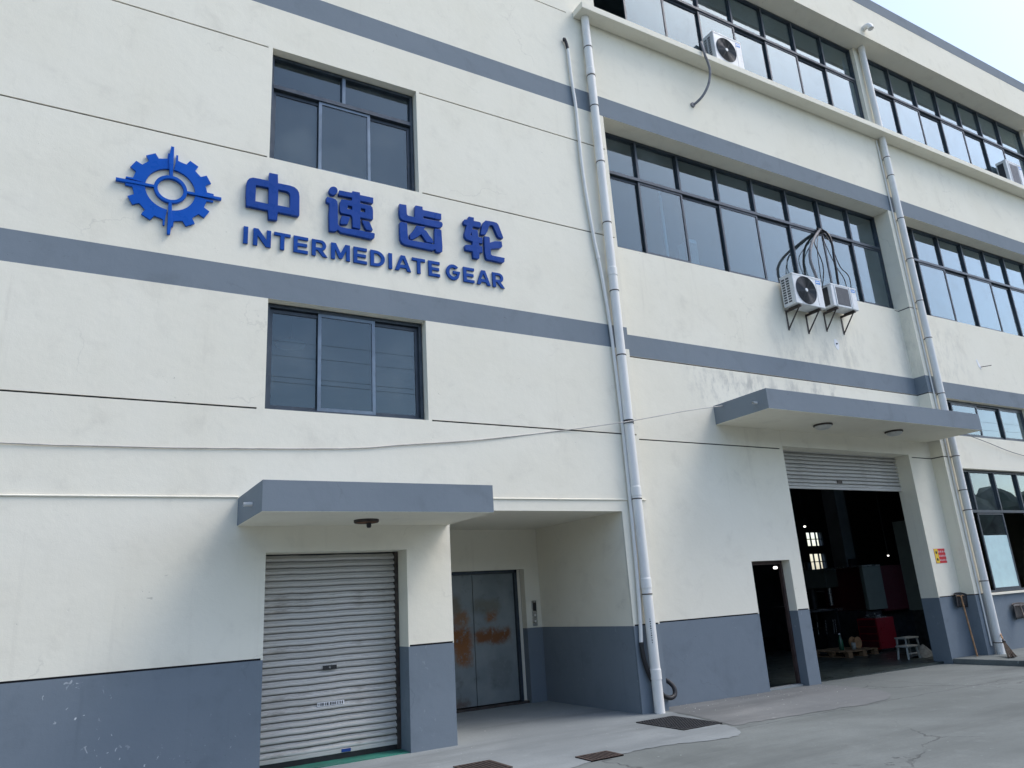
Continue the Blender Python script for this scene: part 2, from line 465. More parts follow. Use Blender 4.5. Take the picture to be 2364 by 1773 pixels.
# ------------------------------------------------------------------ ground
def sheet(name, poly, z, mat, parent=None):
    me = bpy.data.meshes.new(name); me.from_pydata([(x, y, z(x, y) if callable(z) else z) for x, y in poly], [], [tuple(range(len(poly)))])
    me.materials.append(M[mat]); o = bpy.data.objects.new(name, me); col.objects.link(o)
    if parent: o.parent = parent
    return o
def gz(x, y): return -.065*max(0, min(1, (x-7.5)/7.5))
mb = MB()
gx = [-1500, -60, -20, 0, 3, 6, 7.5, 9, 10.5, 12, 13.5, 15, 18, 25, 40, 80, 1500]
gy = [-1500, -200, -60, -20, -9, -4, -2, 0, 2.6, 12, 60, 1500]
for i in range(len(gx)-1):
    for j in range(len(gy)-1):
        mb.quad(*[(x, y, gz(x, y)-.004) for x, y in ((gx[i], gy[j]), (gx[i+1], gy[j]), (gx[i+1], gy[j+1]), (gx[i], gy[j+1]))])
tag(mb.build('ground', 'concrete'), kind='structure')
# newer cement strip in front of the shutter and the lift recess, with a ragged outer edge
edge = [(-9, -1.55), (-4, -1.6), (0, -1.75), (2.2, -1.9), (3.3, -2.15), (4.4, -2.12), (5.1, -1.95), (5.6, -1.9), (6.1, -1.97), (6.5, -2.12), (6.85, -2.14), (7.1, -1.92), (7.22, -1.7), (7.28, -1.35), (7.42, -.9), (7.52, -.42), (7.6, -.02)]
ragged = []
for (a, b) in zip(edge[:-1], edge[1:]):
    for k in range(6):
        s = k/6; ragged.append((a[0]+(b[0]-a[0])*s+rnd.uniform(-.02, .02), a[1]+(b[1]-a[1])*s+rnd.uniform(-.025, .025)))
ragged.append(edge[-1])
poly = ragged + [(7.6, .2), (7.25, .2), (7.25, 2.6), (4.2, 2.6), (4.2, .2), (-9, .2)]
bmx = bmesh.new(); vv = [bmx.verts.new((x, y, .001+gz(x, y))) for x, y in poly]; ff = bmx.faces.new(vv)
bmesh.ops.triangulate(bmx, faces=[ff]); bmesh.ops.recalc_face_normals(bmx, faces=bmx.faces)
me = bpy.data.meshes.new('cement_apron'); bmx.to_mesh(me); bmx.free(); me.materials.append(M['cement'])
o = bpy.data.objects.new('cement_apron', me); col.objects.link(o); tag(o, kind='structure')
# browner, worn strip of slab between the downpipe and the side door
brown = [(7.66, .26), (7.6, -.1), (7.58, -.5), (7.45, -1.0), (7.3, -1.62)]
bk = brown[-1]
for (x, y) in ((8.0, -1.68), (9.0, -1.72), (10.2, -1.75), (10.9, -1.3), (11.2, -.7), (11.25, .0), (11.3, .26)):
    for k in range(1, 6): brown.append((bk[0]+(x-bk[0])*k/5+rnd.uniform(-.05, .05), min(.26, bk[1]+(y-bk[1])*k/5+rnd.uniform(-.05, .05))))
    bk = (x, y)
tag(sheet('worn_concrete', brown, lambda x, y: .0005+gz(x, y), 'brown_concrete'), kind='structure')
tag(MB().box(1.965, 3.685, .03, .55, -.2, .012).build('painted_threshold', 'floor_green'), kind='structure')
# raised kerb slab at the foot of the far pier
kb = MB().box(15.25, 34, -2.6, .262, -.3, .03)
tag(kb.build('kerb_slab', 'concrete', bevel=.015), kind='structure')

# ------------------------------------------------------------------ factory building: the modelled front
B = thing('factory_building', 'three-storey cream factory building with grey-blue bands and long window rows', 'building')
YI, YR = .27, .20
X_COL1, X_C2a, X_C2b, X_C3a, X_C3b, XE = 7.68, 16.05, 16.46, 24.36, 24.8, 33.0
XL = -8.0
# openings: x0,x1,z0,z1,reveal depth
OPEN = [(1.85, 4.01, 7.52, 9.28, .16), (1.895, 4.05, 4.055, 5.495, .16), (1.96, 3.69, -.4, 2.35, .36), (4.30, 7.19, -.4, 2.845, .02),
        (10.08, 11.03, -.4, 2.045, .23), (11.335, 15.24, -.4, 4.11, .38),
        (X_COL1+.02, X_C2a, 7.53, 9.97, .16), (X_C2b, X_C3a, 7.53, 9.97, .16), (X_C3b, XE-.4, 7.53, 9.97, .16),
        (7.76, 16.12, 12.02, 14.62, .14), (16.58, 24.3, 12.02, 14.62, .14), (24.86, XE-.4, 12.02, 14.62, .14),
        (X_C2b+.06, 20.55, 4.62, 5.495, .14), (X_C2b+.06, 20.55, 1.18, 3.87, .14)]
BANDS = [(5.495, 5.88), (9.97, 10.38)]
GW = .021
GROOVES = [(-8, 1.94, 1.195), (3.705, 4.29, 1.195), (7.21, 7.66, 1.195), (7.70, 10.065, 1.195), (11.045, 11.325, 1.195), (15.26, 16.46, 1.195),
           (-8, 1.80, 4.055), (4.10, 7.64, 4.055), (7.74, 11.26, 4.055), (15.34, 16.46, 4.055),
           (-8, 1.82, 7.525), (4.06, 7.64, 7.525), (15.9, 16.46, 7.50),
           (-8, 1.79, 9.27), (4.06, 7.64, 9.27), (-8, 7.07, 12.02), (7.70, 16.46, 5.484)]
def base_y(x, z):
    if z > 9.97 or x < X_COL1: return 0.0
    if X_C2a < x < X_C2b or X_C3a < x < X_C3b: return 0.0
    return YI if x < X_C2a else YR
def cell(x, z):
    y = base_y(x, z)
    for (a, b, c, d, dep) in OPEN:
        if a < x < b and c < z < d: return y+dep, None
    for (a, b, c) in GROOVES:
        if a < x < b and abs(z-c) < GW/2: return y+.018, 'groove_line'
    for (a, b) in BANDS:
        if a < z < b: return y, 'painted_band'
    if z < 1.185: return y, 'dado'
    return y, 'wall'
xs = sorted({XL, X_COL1, X_C2a, X_C2b, X_C3a, X_C3b, XE} | {v for o in OPEN for v in o[:2]} | {v for g in GROOVES for v in g[:2]})
zs = sorted({-.4, 14.62, 9.97, 1.185} | {v for o in OPEN for v in o[2:4]} | {v for b in BANDS for v in b} | {g[2]+s*GW/2 for g in GROOVES for s in (-1, 1)})
xs = [v for v in xs if XL-1e-6 <= v <= XE+1e-6]
zs = [v for v in zs if -.4-1e-6 <= v <= 14.62+1e-6]
def region(x): return 0 if x < X_COL1 else (1 if x < X_C2a else 2)
parts = {}
def emit(cls, x, z, q):
    key = (cls, region(x), 0 if z < 3 else (1 if z < 7.53 else 2)) if cls != 'wall' else (cls, region(x), 0)
    parts.setdefault(key, MB()).quad(*q)
nx, nz = len(xs)-1, len(zs)-1
grid = [[cell((xs[i]+xs[i+1])/2, (zs[j]+zs[j+1])/2) for j in range(nz)] for i in range(nx)]
for i in range(nx):
    j = 0
    while j < nz:
        y, cls = grid[i][j]
        j2 = j+1
        xm = (xs[i]+xs[i+1])/2
        if cls is not None:
            emit(cls, xm, (zs[j]+zs[j+1])/2, ((xs[i], y, zs[j]), (xs[i+1], y, zs[j]), (xs[i+1], y, zs[j2]), (xs[i], y, zs[j2])))
        j = j2
for i in range(nx):
    for j in range(nz):
        y, cls = grid[i][j]
        for (i2, j2) in ((i+1, j), (i, j+1)):
            if i2 >= nx or j2 >= nz: continue
            yb, clb = grid[i2][j2]
            if abs(y-yb) < 1e-6: continue
            near = (cls, i, j) if y < yb else (clb, i2, j2)
            c = near[0] or (clb if near[0] is cls else cls)
            if c is None: continue
            if c == 'groove_line' and (cls is None or clb is None): c = 'wall'
            xm, zm = (xs[near[1]]+xs[near[1]+1])/2, (zs[near[2]]+zs[near[2]+1])/2
            # a soffit under a band is plain plaster, not band paint
            if j2 != j and c in ('painted_band', 'dado') and (cls is None or clb is None): c = 'wall'
            if i2 != i:
                x = xs[i2]; q = ((x, y, zs[j]), (x, yb, zs[j]), (x, yb, zs[j+1]), (x, y, zs[j+1]))
            else:
                z = zs[j2]; q = ((xs[i], y, z), (xs[i+1], y, z), (xs[i+1], yb, z), (xs[i], yb, z))
            emit(c, xm, zm, q)
CM = {'wall': 'cream', 'painted_band': 'blue', 'dado': 'dado', 'groove_line': 'groove'}
def pieces(mb):
    key = lambda v: tuple(round(c, 4) for c in v)
    par = {}
    def find(a):
        while par[a] != a: par[a] = par[par[a]]; a = par[a]
        return a
    for f in mb.f:
        ks = [key(mb.v[i]) for i in f]
        for k in ks: par.setdefault(k, k)
        for k in ks[1:]: par[find(k)] = find(ks[0])
    out = {}
    for f in mb.f: out.setdefault(find(key(mb.v[f[0]])), MB()).quad(*[mb.v[i] for i in f])
    return out.values()
for (cls, r, k), mb in parts.items():
    for one in pieces(mb): one.build(cls, CM[cls], B)

# ledge below the top windows, eave and parapet
MB().box(7.22, XE, -.30, -.002, 11.955, 12.09).build('ledge', 'cream', B, bevel=.006, seg=1)
MB().box(7.26, XE, -.40, .6, 14.63, 14.735).build('eave_soffit', 'cream', B)
MB().box(7.262, XE, -.388, .6, 14.735, 15.68).build('parapet_wall', 'cream', B)
MB().box(7.261, XE+.002, -.392, .6, 15.68, 16.03).build('painted_band', 'blue', B)
MB().box(XL, 7.24, 0, .6, 14.62, 16.03).build('parapet_wall', 'cream', B)

# shell behind the front: floors, roof, back and party walls
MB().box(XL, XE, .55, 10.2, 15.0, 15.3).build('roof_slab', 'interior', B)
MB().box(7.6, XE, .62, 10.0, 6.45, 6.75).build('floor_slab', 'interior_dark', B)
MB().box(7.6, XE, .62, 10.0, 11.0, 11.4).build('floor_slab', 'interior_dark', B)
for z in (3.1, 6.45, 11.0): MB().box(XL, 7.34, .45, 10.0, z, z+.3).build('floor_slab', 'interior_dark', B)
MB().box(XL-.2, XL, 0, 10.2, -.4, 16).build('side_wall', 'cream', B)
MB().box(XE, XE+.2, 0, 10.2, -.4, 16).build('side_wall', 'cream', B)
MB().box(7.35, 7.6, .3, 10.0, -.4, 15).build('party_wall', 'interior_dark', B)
# back wall with two openings that show daylight through the hall
bw = MB()
BO = [(23.75, 24.62, 2.95, 3.45), (23.75, 24.62, 2.08, 2.66)]
bx = [XL, 23.75, 24.62, XE]; bz = [-.4, 2.08, 2.66, 2.95, 3.45, 15]
for i in range(3):
    for j in range(5):
        xm, zm = (bx[i]+bx[i+1])/2, (bz[j]+bz[j+1])/2
        if not any(a < xm < b and c < zm < d for a, b, c, d in BO): bw.box(bx[i], bx[i+1], 10.0, 10.2, bz[j], bz[j+1])
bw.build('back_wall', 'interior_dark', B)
for (a, b, c, d) in BO:
    f = MB()
    for k in range(4):
        x = a+(b-a)*k/3; f.box(x-.02, x+.02, 10.05, 10.1, c, d)
    f.box(a, b, 10.06, 10.09, (c+d)/2-.015, (c+d)/2+.015)
    f.build('rear_window_bars', 'frame', B)
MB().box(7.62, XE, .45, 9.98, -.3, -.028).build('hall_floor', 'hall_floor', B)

# lift recess
MB().box(7.192, 7.34, .03, 2.62, 1.187, 2.99).build('recess_wall', 'cream', B)
MB().box(7.190, 7.34, .03, 2.62, -.3, 1.185).build('recess_dado', 'dado', B)
MB().box(4.0, 4.298, .37, 2.62, -.3, 2.99).build('recess_wall', 'cream', B)
MB().box(4.0, 7.34, .022, 2.62, 2.85, 3.0).build('recess_ceiling', 'cream', B)
rw, rd = MB(), MB()
rw.box(4.3, 5.0, 2.5, 2.65, 1.187, 2.85).box(6.89, 7.19, 2.5, 2.65, 1.187, 2.17).box(5.0, 7.19, 2.5, 2.65, 2.17, 2.85)
rd.box(4.3, 5.0, 2.5, 2.65, -.3, 1.185).box(6.89, 7.19, 2.5, 2.65, -.3, 1.185)
rw.build('recess_wall', 'cream', B)
MB().box(4.3, 5.0, 2.5, 2.65, -.3, 1.185).build('recess_dado', 'dado', B)
MB().box(6.89, 7.19, 2.5, 2.65, -.3, 1.185).build('recess_dado', 'dado', B)
fr = MB().box(6.75, 6.80, 2.60, 2.72, 0, 2.17).box(5.08, 5.14, 2.60, 2.72, 0, 2.17).box(5.08, 6.80, 2.60, 2.72, 2.12, 2.17)
lift = MB().box(5.0, 6.89, 2.73, 2.80, -.1, 2.2).build('lift_door', 'machine_dark', B)
fr.build('door_frame', 'frame', lift)
MB().box(5.145, 5.946, 2.655, 2.69, .05, 2.118).build('door_leaf', 'lift_door', lift, bevel=.004, seg=1)
MB().box(5.956, 6.748, 2.655, 2.69, .05, 2.118).build('door_leaf', 'lift_door', lift, bevel=.004, seg=1)
MB().box(5.0, 6.88, 2.56, 2.72, -.02, .035).build('door_sill', 'steel_dark', lift)
MB().box(6.80, 6.89, 2.655, 2.72, -.1, 2.17).build('jamb', 'cream', lift)
cp = MB().box(7.0, 7.09, 2.478, 2.502, 1.215, 1.63).build('call_panel', 'steel', B, bevel=.004, seg=1)
MB().box(7.012, 7.078, 2.474, 2.479, 1.46, 1.60).build('display', 'black_print', cp)
for z in (1.39, 1.29): MB().lathe([(0, -.008), (.018, -.008), (.018, .004)], (7.045, 2.477, z), 'Y', 12).build('call_button', 'white_print', cp)

# ------------------------------------------------------------------ windows
def bars(x0, x1, z0, z1, y0, y1, w):
    return MB().box(x0, x1, y0, y1, z1-w, z1).box(x0, x1, y0, y1, z0, z0+w).box(x0, x0+w, y0, y1, z0+w, z1-w).box(x1-w, x1, y0, y1, z0+w, z1-w)
def window(x0, x1, z0, z1, y, cols, transom=None, cols_top=None, skip=(), sash_mat='frame', film=()):
    fo = bars(x0, x1, z0, z1, y, y+.09, .045).build('window', 'frame', B)
    zt = z1-.045
    if transom:
        MB().box(x0+.045, x1-.045, y-.012, y+.085, transom-.03, transom+.03).build('transom', 'frame', fo)
        ct = cols_top or cols
        e = [x0+.045] + list(ct) + [x1-.045]
        for m in ct: MB().box(m-.024, m+.024, y-.004, y+.08, transom+.03, z1-.045).build('mullion', sash_mat, fo)
        for k in range(len(e)-1):
            MB().box(e[k]+(.024 if k else 0), e[k+1]-(.024 if k < len(e)-2 else 0), y+.05, y+.056, transom+.03, z1-.045).build('pane', 'glass', fo)
        zt = transom-.03
    e = [x0+.045] + list(cols) + [x1-.045]
    for k in range(len(e)-1):
        if k in skip: continue
        a, b = e[k]-(.028 if k else 0), e[k+1]+(.028 if k < len(e)-2 else 0)
        front = k % 2 == 1
        ys = y+.008 if front else y+.046
        zb = z0+.045
        top = zt - (.0 if front else .012)
        bars(a, b, zb, top, ys, ys+.032, .044).build('sash', sash_mat if front else 'frame', fo)
        MB().box(a+.04, b-.04, ys+.013, ys+.019, zb+.04, top-.04).build('pane', 'glass', fo)
        if k in film:
            MB().box(a+.045, b-.045, ys+.009, ys+.0125, zb+.045, 2.40).build('window_film', 'film', fo)
    return fo
window(1.86, 4.00, 7.53, 9.27, .13, [2.575, 3.285], 8.755, [2.91], sash_mat='frame_light')
window(1.905, 4.04, 4.065, 5.485, .13, [2.60, 3.325], sash_mat='frame_light')
c2f = [8.69, 9.74, 10.79, 11.83, 12.88, 13.94, 14.99]
window(7.72, 16.04, 7.54, 9.96, .36, c2f, 9.11)
c2r = [17.46, 18.53, 19.59, 20.65, 21.66, 22.72, 23.6]
window(16.47, 24.35, 7.54, 9.96, .31, c2r, 9.06)
c3f = [8.65, 9.70, 10.75, 11.79, 12.84, 13.89, 14.95]
window(7.77, 16.11, 12.03, 14.61, .09, c3f, 13.68, skip=(0,))
c3r = [17.67, 18.74, 19.79, 20.86, 21.91, 22.96]
window(16.59, 24.29, 12.03, 14.61, .09, c3r, 13.68)
window(16.53, 20.54, 4.63, 5.485, .31, [17.42, 18.44, 19.47])
window(16.53, 20.54, 1.19, 3.86, .31, [17.46, 18.47, 19.47], 2.93, skip=(0, 2), film=(1,))
MB().box(16.45, 20.62, .15, .32, 1.145, 1.183).build('window_sill', 'cream', B)

# ------------------------------------------------------------------ roller shutters
def slat_mesh(w):
    prof = [(.030, -.003), (.026, .001), (-.010, .003), (-.019, .009), (-.023, .022), (-.021, .036), (-.012, .044), (-.002, .046), (.002, .050), (.004, .060), (.002, .0635), (.028, .0645), (.032, .074)]
    mb = MB(); n = 14
    for i in range(n+1):
        x = -w/2 + w*i/n
        for (y, z) in prof: mb.v.append((x, y+.0015*math.sin(i*1.7), z+.0022*math.sin(i*.9)+.0012*math.sin(i*2.3+1)))
    m = len(prof)
    for i in range(n):
        for j in range(m-1): mb.f.append((i*m+j, (i+1)*m+j, (i+1)*m+j+1, i*m+j+1))
    return mb
def shutter(x0, x1, y, zb, zt, pitch=.074):
    root = MB().box(x0, x1, y-.03, y+.06, zt, zt+.06).build('roller_shutter', 'steel_dark', B)
    for xr in (x0, x1-.05): MB().box(xr, xr+.05, y-.03, y+.05, -.05, zt-.001).build('guide_rail', 'steel_dark', root)
    proto = slat_mesh(x1-x0-.06).build('slat', 'shutter', root, smooth=False)
    n = int((zt-zb)/pitch)
    for k in range(n):
        o = proto if k == 0 else proto.copy()
        if k: col.objects.link(o)
        o.location = ((x0+x1)/2, y+rnd.uniform(-.0025, .0025), zb+k*pitch)
        o.rotation_euler = (rnd.uniform(-.05, .05), rnd.uniform(-.0022, .0022), 0)
    MB().box(x0+.03, x1-.03, y-.02, y+.02, zb-.045, zb+.002).build('bottom_rail', 'shutter', root, bevel=.004, seg=1)
    return root, n
s1, n1 = shutter(1.962, 3.688, .325, .115, 2.36)
MB().box(1.97, 3.68, .31, .35, .012, .07).build('gap_shade_strip', 'black_rubber', s1)  # black strip standing in for the shade of the gap under the shutter
lp = MB().box(2.72, 2.885, .288, .302, 1.0, 1.045).build('lock_plate', 'black_print', s1)
MB().lathe([(0, -.006), (.012, -.006), (.012, .002)], (2.80, .286, 1.022), 'Y', 12).build('keyhole', 'steel', lp)
st = MB().box(2.66, 2.98, .299, .3035, .60, .643).build('printed_sticker', 'white_print', s1)
xb = 2.668
while xb < 2.96:
    w = rnd.choice((.006, .01, .014)); MB().box(xb, xb+w, .297, .2992, .606, .637).build('print_mark', 'black_print', st); xb += w+rnd.choice((.006, .009, .012))
MB().box(2.95, 3.06, .296, .303, .078, .112).build('sticker', 'blue_label', s1)
s2, n2 = shutter(11.30, 15.30, .60, 3.42, 4.2)
MB().box(13.15, 13.30, .565, .578, 3.50, 3.56).build('lock_plate', 'steel_dark', s2)
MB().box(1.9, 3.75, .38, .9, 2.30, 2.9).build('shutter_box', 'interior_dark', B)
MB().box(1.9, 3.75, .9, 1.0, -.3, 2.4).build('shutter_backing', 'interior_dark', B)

# side door beside the big shutter
dr = MB().box(10.085, 10.13, .44, .50, 0, 2.04).box(10.98, 11.025, .44, .50, 0, 2.04).box(10.13, 10.98, .44, .50, 1.985, 2.04).build('side_door', 'brown_frame', B)
MB().box(10.13, 10.98, .36, .5, -.2, -.005).build('door_sill', 'cement', dr)
MB().box(10.14, 10.18, .52, 1.40, .02, 1.98).build('door_leaf', 'brown_frame', dr)

# ------------------------------------------------------------------ canopies
def canopy(x0, x1, y0, y1, z0, z1):
    c = MB().box(x0, x1, y0, y1, z0+.006, z1).build('canopy', 'blue', B)
    MB().box(x0+.004, x1-.004, y0+.004, y1, z0, z0+.0055).build('canopy_soffit', 'cream', c)
    return c
can1 = canopy(1.63, 4.27, -1.28, -.001, 2.65, 2.97)
can2 = canopy(9.70, 16.0, -.93, YI-.001, 4.41, 4.755)
def spout(x, y, z, parent):
    MB().tube([(x+.02, y, z), (x-.09, y, z-.004)], .022, 10, cap=False).build('drain_spout', 'white_pvc', parent, smooth=True)
spout(1.63, -.80, 2.79, can1); spout(9.70, -.70, 4.56, can2)

# ------------------------------------------------------------------ ceiling lamps
def lamp(x, y, z, r, label, broken=False):
    o = thing('ceiling_lamp', label, 'lamp', (x, y, z), 'round lamps under the canopies')
    MB().lathe([(0, 0), (r, 0), (r, -.025), (r*.93, -.034), (r*.9, -.03)], (0, 0, 0), n=28).build('base_ring', 'steel_dark', o, smooth=False)
    if broken:
        MB().lathe([(r*.9, -.028), (r*.55, -.035), (0, -.034)], (0, 0, 0), n=24).build('back_plate', 'rust', o)
        MB().lathe([(.028, -.03), (.028, -.075), (.02, -.09), (0, -.09)], (.03, 0, 0), n=12).build('socket', 'black_rubber', o, smooth=True)
    else:
        MB().lathe([(r*.9, -.03), (r*.82, -.06), (r*.55, -.088), (0, -.1)], (0, 0, 0), n=28).build('glass_dome', 'lamp_glass', o, smooth=True)
    return o
lamp(2.96, -.58, 2.65, .145, 'broken rusty round lamp under the lower canopy above the closed shutter', True)
lamp(11.8, -.33, 4.41, .17, 'round frosted lamp under the higher canopy, nearer the side door')
lamp(13.93, -.33, 4.41, .17, 'round frosted lamp under the higher canopy, nearer the red safety notice')

# ------------------------------------------------------------------ company sign on the wall
EM = thing('gear_emblem', 'blue gear-wheel emblem with crosshair arms mounted on the cream wall', 'emblem', (0, 0, 0))
GX, GZ = .685, 6.73
def gear_quadrant(k):
    a0, a1 = k*90, k*90+90
    pts = []
    def P(r, a): return (GX+r*math.cos(R_(a)), GZ+r*math.sin(R_(a)))
    gap = 2.6
    outer = []
    for tooth in range(4):
        c = a0+tooth*30
        for (da, r) in ((-8.2, .422), (-6.6, .497), (6.6, .497), (8.2, .422)): outer.append((c+da, r))
        outer.append((c+15, .418))
    res = []
    for (a, r) in outer:
        lo, hi = a0+1.6, a1-gap*(.5/r)*1.6
        if a < lo:
            if res and res[-1][0] == lo: res[-1] = (lo, r)
            else: res.append((lo, r))
        elif a > hi:
            last = res[-1]
            if last[0] != hi: res.append((hi, .497 if abs(a-a1) < 9 else r))
        else: res.append((a, r))
    pts = [P(r, a) for (a, r) in res]
    pts = [q for i, q in enumerate(pts) if i == 0 or math.dist(q, pts[i-1]) > .012]
    n = 14
    for i in range(n+1):
        a = (a1-4.2) + ((a0+1.6)-(a1-4.2))*i/n
        pts.append(P(.281, a))
    return pts
for k in range(4): flat_shape('gear_quadrant', [gear_quadrant(k)], -.024, .032, 'gear_blue', EM, .0012)
ring = [[(GX+r*math.cos(2*math.pi*i/40), GZ+r*math.sin(2*math.pi*i/40)) for i in range(40)] for r in (.187, .145)]
flat_shape('hub_ring', ring, -.030, .044, 'gear_blue', EM)
flat_shape('crosshair_arm', [[(.09, 6.705), (.505, 6.712), (.505, 6.745), (.09, 6.744)]], -.030, .044, 'gear_blue', EM)
flat_shape('crosshair_arm', [[(1.272, 6.755), (.866, 6.748), (.866, 6.716), (1.272, 6.718)]], -.030, .044, 'gear_blue', EM)
flat_shape('crosshair_arm', [[(.655, 7.325), (.637, 7.14), (.662, 6.912), (.700, 6.912), (.690, 7.325)]], -.030, .044, 'gear_blue', EM)
flat_shape('crosshair_arm', [[(.715, 6.125), (.728, 6.30), (.708, 6.548), (.672, 6.548), (.680, 6.125)]], -.030, .044, 'gear_blue', EM)

CS = thing('chinese_sign', 'row of four thick blue Chinese characters mounted on the cream wall', 'sign lettering', (0, 0, 0))
zhong=[[(1.846,7.255),(1.957,7.257),(1.963,7.129),(2.113,7.131),(2.176,7.122),(2.215,7.095),(2.238,7.057),(2.246,6.993),(2.249,6.715),(2.239,6.700),(1.969,6.701),(1.965,6.580),(1.854,6.571),(1.843,6.699),(1.572,6.702),(1.562,6.861),(1.563,7.021),(1.574,7.072),(1.598,7.107),(1.639,7.129),(1.712,7.134),(1.842,7.132)],[(1.683,7.029),(1.836,7.032),(1.843,7.015),(1.848,6.793),(1.684,6.795)],[(1.967,7.035),(2.072,7.033),(2.106,7.019),(2.121,6.990),(2.125,6.801),(1.969,6.802)]]
su=[[(2.765,7.210),(2.760,7.183),(2.747,7.158),(2.727,7.139),(2.704,7.128),(2.680,7.128),(2.660,7.137),(2.647,7.156),(2.642,7.180),(2.647,7.207),(2.660,7.232),(2.680,7.251),(2.703,7.262),(2.726,7.263),(2.746,7.253),(2.760,7.235)],[(2.608,7.065),(2.623,7.083),(2.699,7.081),(2.740,7.068),(2.760,7.039),(2.768,6.985),(2.772,6.701),(2.792,6.672),(2.843,6.664),(2.971,6.666),(3.091,6.675),(3.143,6.669),(3.289,6.671),(3.296,6.656),(3.288,6.598),(3.264,6.576),(3.221,6.570),(2.813,6.580),(2.767,6.617),(2.752,6.592),(2.727,6.579),(2.652,6.574),(2.645,6.812),(2.652,6.935),(2.649,6.985),(2.608,7.001)],[(2.788,7.224),(2.970,7.229),(2.975,7.256),(3.081,7.261),(3.086,7.222),(3.278,7.225),(3.277,7.140),(3.264,7.132),(3.088,7.133),(3.088,7.093),(3.237,7.091),(3.266,7.066),(3.273,7.021),(3.272,6.883),(3.251,6.873),(3.087,6.874),(3.088,6.697),(3.070,6.690),(2.974,6.695),(2.972,6.840),(2.956,6.876),(2.812,6.877),(2.796,6.913),(2.794,6.985),(2.801,7.049),(2.822,7.093),(2.967,7.105),(2.967,7.151),(2.780,7.146),(2.778,7.173)],[(2.907,7.017),(2.969,7.020),(2.972,6.964),(2.904,6.963)],[(3.095,7.018),(3.156,7.020),(3.158,6.964),(3.095,6.966)],[(2.827,6.841),(2.941,6.847),(2.930,6.803),(2.904,6.727),(2.833,6.709),(2.802,6.713),(2.807,6.781)],[(3.107,6.836),(3.216,6.837),(3.265,6.723),(3.260,6.702),(3.175,6.698),(3.154,6.722)]]
chi=[[(3.673,7.219),(3.778,7.227),(3.784,7.077),(3.800,7.059),(3.908,7.061),(3.913,7.239),(3.926,7.253),(4.031,7.257),(4.035,7.205),(4.331,7.208),(4.328,7.115),(4.311,7.106),(4.042,7.107),(4.041,7.068),(4.299,7.075),(4.332,7.071),(4.350,7.042),(4.340,7.000),(4.317,6.976),(4.273,6.964),(3.918,6.965),(3.756,6.964),(3.699,6.974),(3.674,7.009),(3.665,7.072)],[(3.669,6.916),(3.688,6.936),(3.784,6.938),(3.788,6.774),(3.793,6.695),(3.811,6.674),(3.868,6.675),(4.048,6.679),(4.205,6.681),(4.215,6.940),(4.294,6.946),(4.323,6.930),(4.325,6.831),(4.330,6.667),(4.324,6.589),(4.279,6.562),(4.226,6.568),(4.211,6.600),(4.197,6.603),(4.178,6.577),(4.124,6.578),(3.747,6.584),(3.696,6.605),(3.671,6.654),(3.666,6.775)],[(3.928,6.928),(4.072,6.935),(4.044,6.904),(4.043,6.887),(4.080,6.873),(4.126,6.806),(4.173,6.756),(4.190,6.710),(4.171,6.695),(4.080,6.691),(4.049,6.731),(3.998,6.802),(3.944,6.752),(3.869,6.694),(3.822,6.684),(3.819,6.764),(3.873,6.830),(3.911,6.892)]]
lun=[[(4.792,7.265),(4.876,7.266),(4.873,7.211),(4.969,7.212),(4.992,7.199),(4.992,7.162),(4.978,7.113),(4.851,7.114),(4.842,7.061),(4.932,7.069),(4.932,6.966),(4.946,6.952),(5.007,6.959),(5.001,6.855),(4.935,6.853),(4.947,6.810),(4.998,6.804),(4.993,6.704),(4.943,6.694),(4.935,6.600),(4.917,6.583),(4.828,6.583),(4.826,6.691),(4.704,6.690),(4.699,6.767),(4.734,6.782),(4.828,6.795),(4.831,6.855),(4.733,6.871),(4.703,6.908),(4.700,6.963),(4.720,7.018),(4.747,7.109),(4.699,7.116),(4.696,7.178),(4.720,7.203),(4.760,7.200),(4.777,7.247)],[(4.823,7.017),(4.828,6.956),(4.802,6.956)],[(5.077,7.261),(5.208,7.270),(5.274,7.263),(5.302,7.234),(5.373,7.034),(5.365,7.009),(5.291,7.017),(5.266,7.052),(5.204,7.196),(5.169,7.203),(5.138,7.182),(5.095,7.069),(5.057,7.009),(4.975,7.003),(5.007,7.153),(5.034,7.217)],[(5.038,6.988),(5.120,6.991),(5.134,6.973),(5.132,6.899),(5.217,6.939),(5.338,6.960),(5.347,6.879),(5.324,6.845),(5.140,6.792),(5.138,6.701),(5.160,6.688),(5.376,6.687),(5.366,6.619),(5.338,6.597),(5.068,6.603),(5.046,6.627),(5.033,6.703),(5.034,6.873)]]
for polys in (zhong, su, chi, lun): flat_shape('character', polys, -.034, .056, 'char_blue', CS, .004)

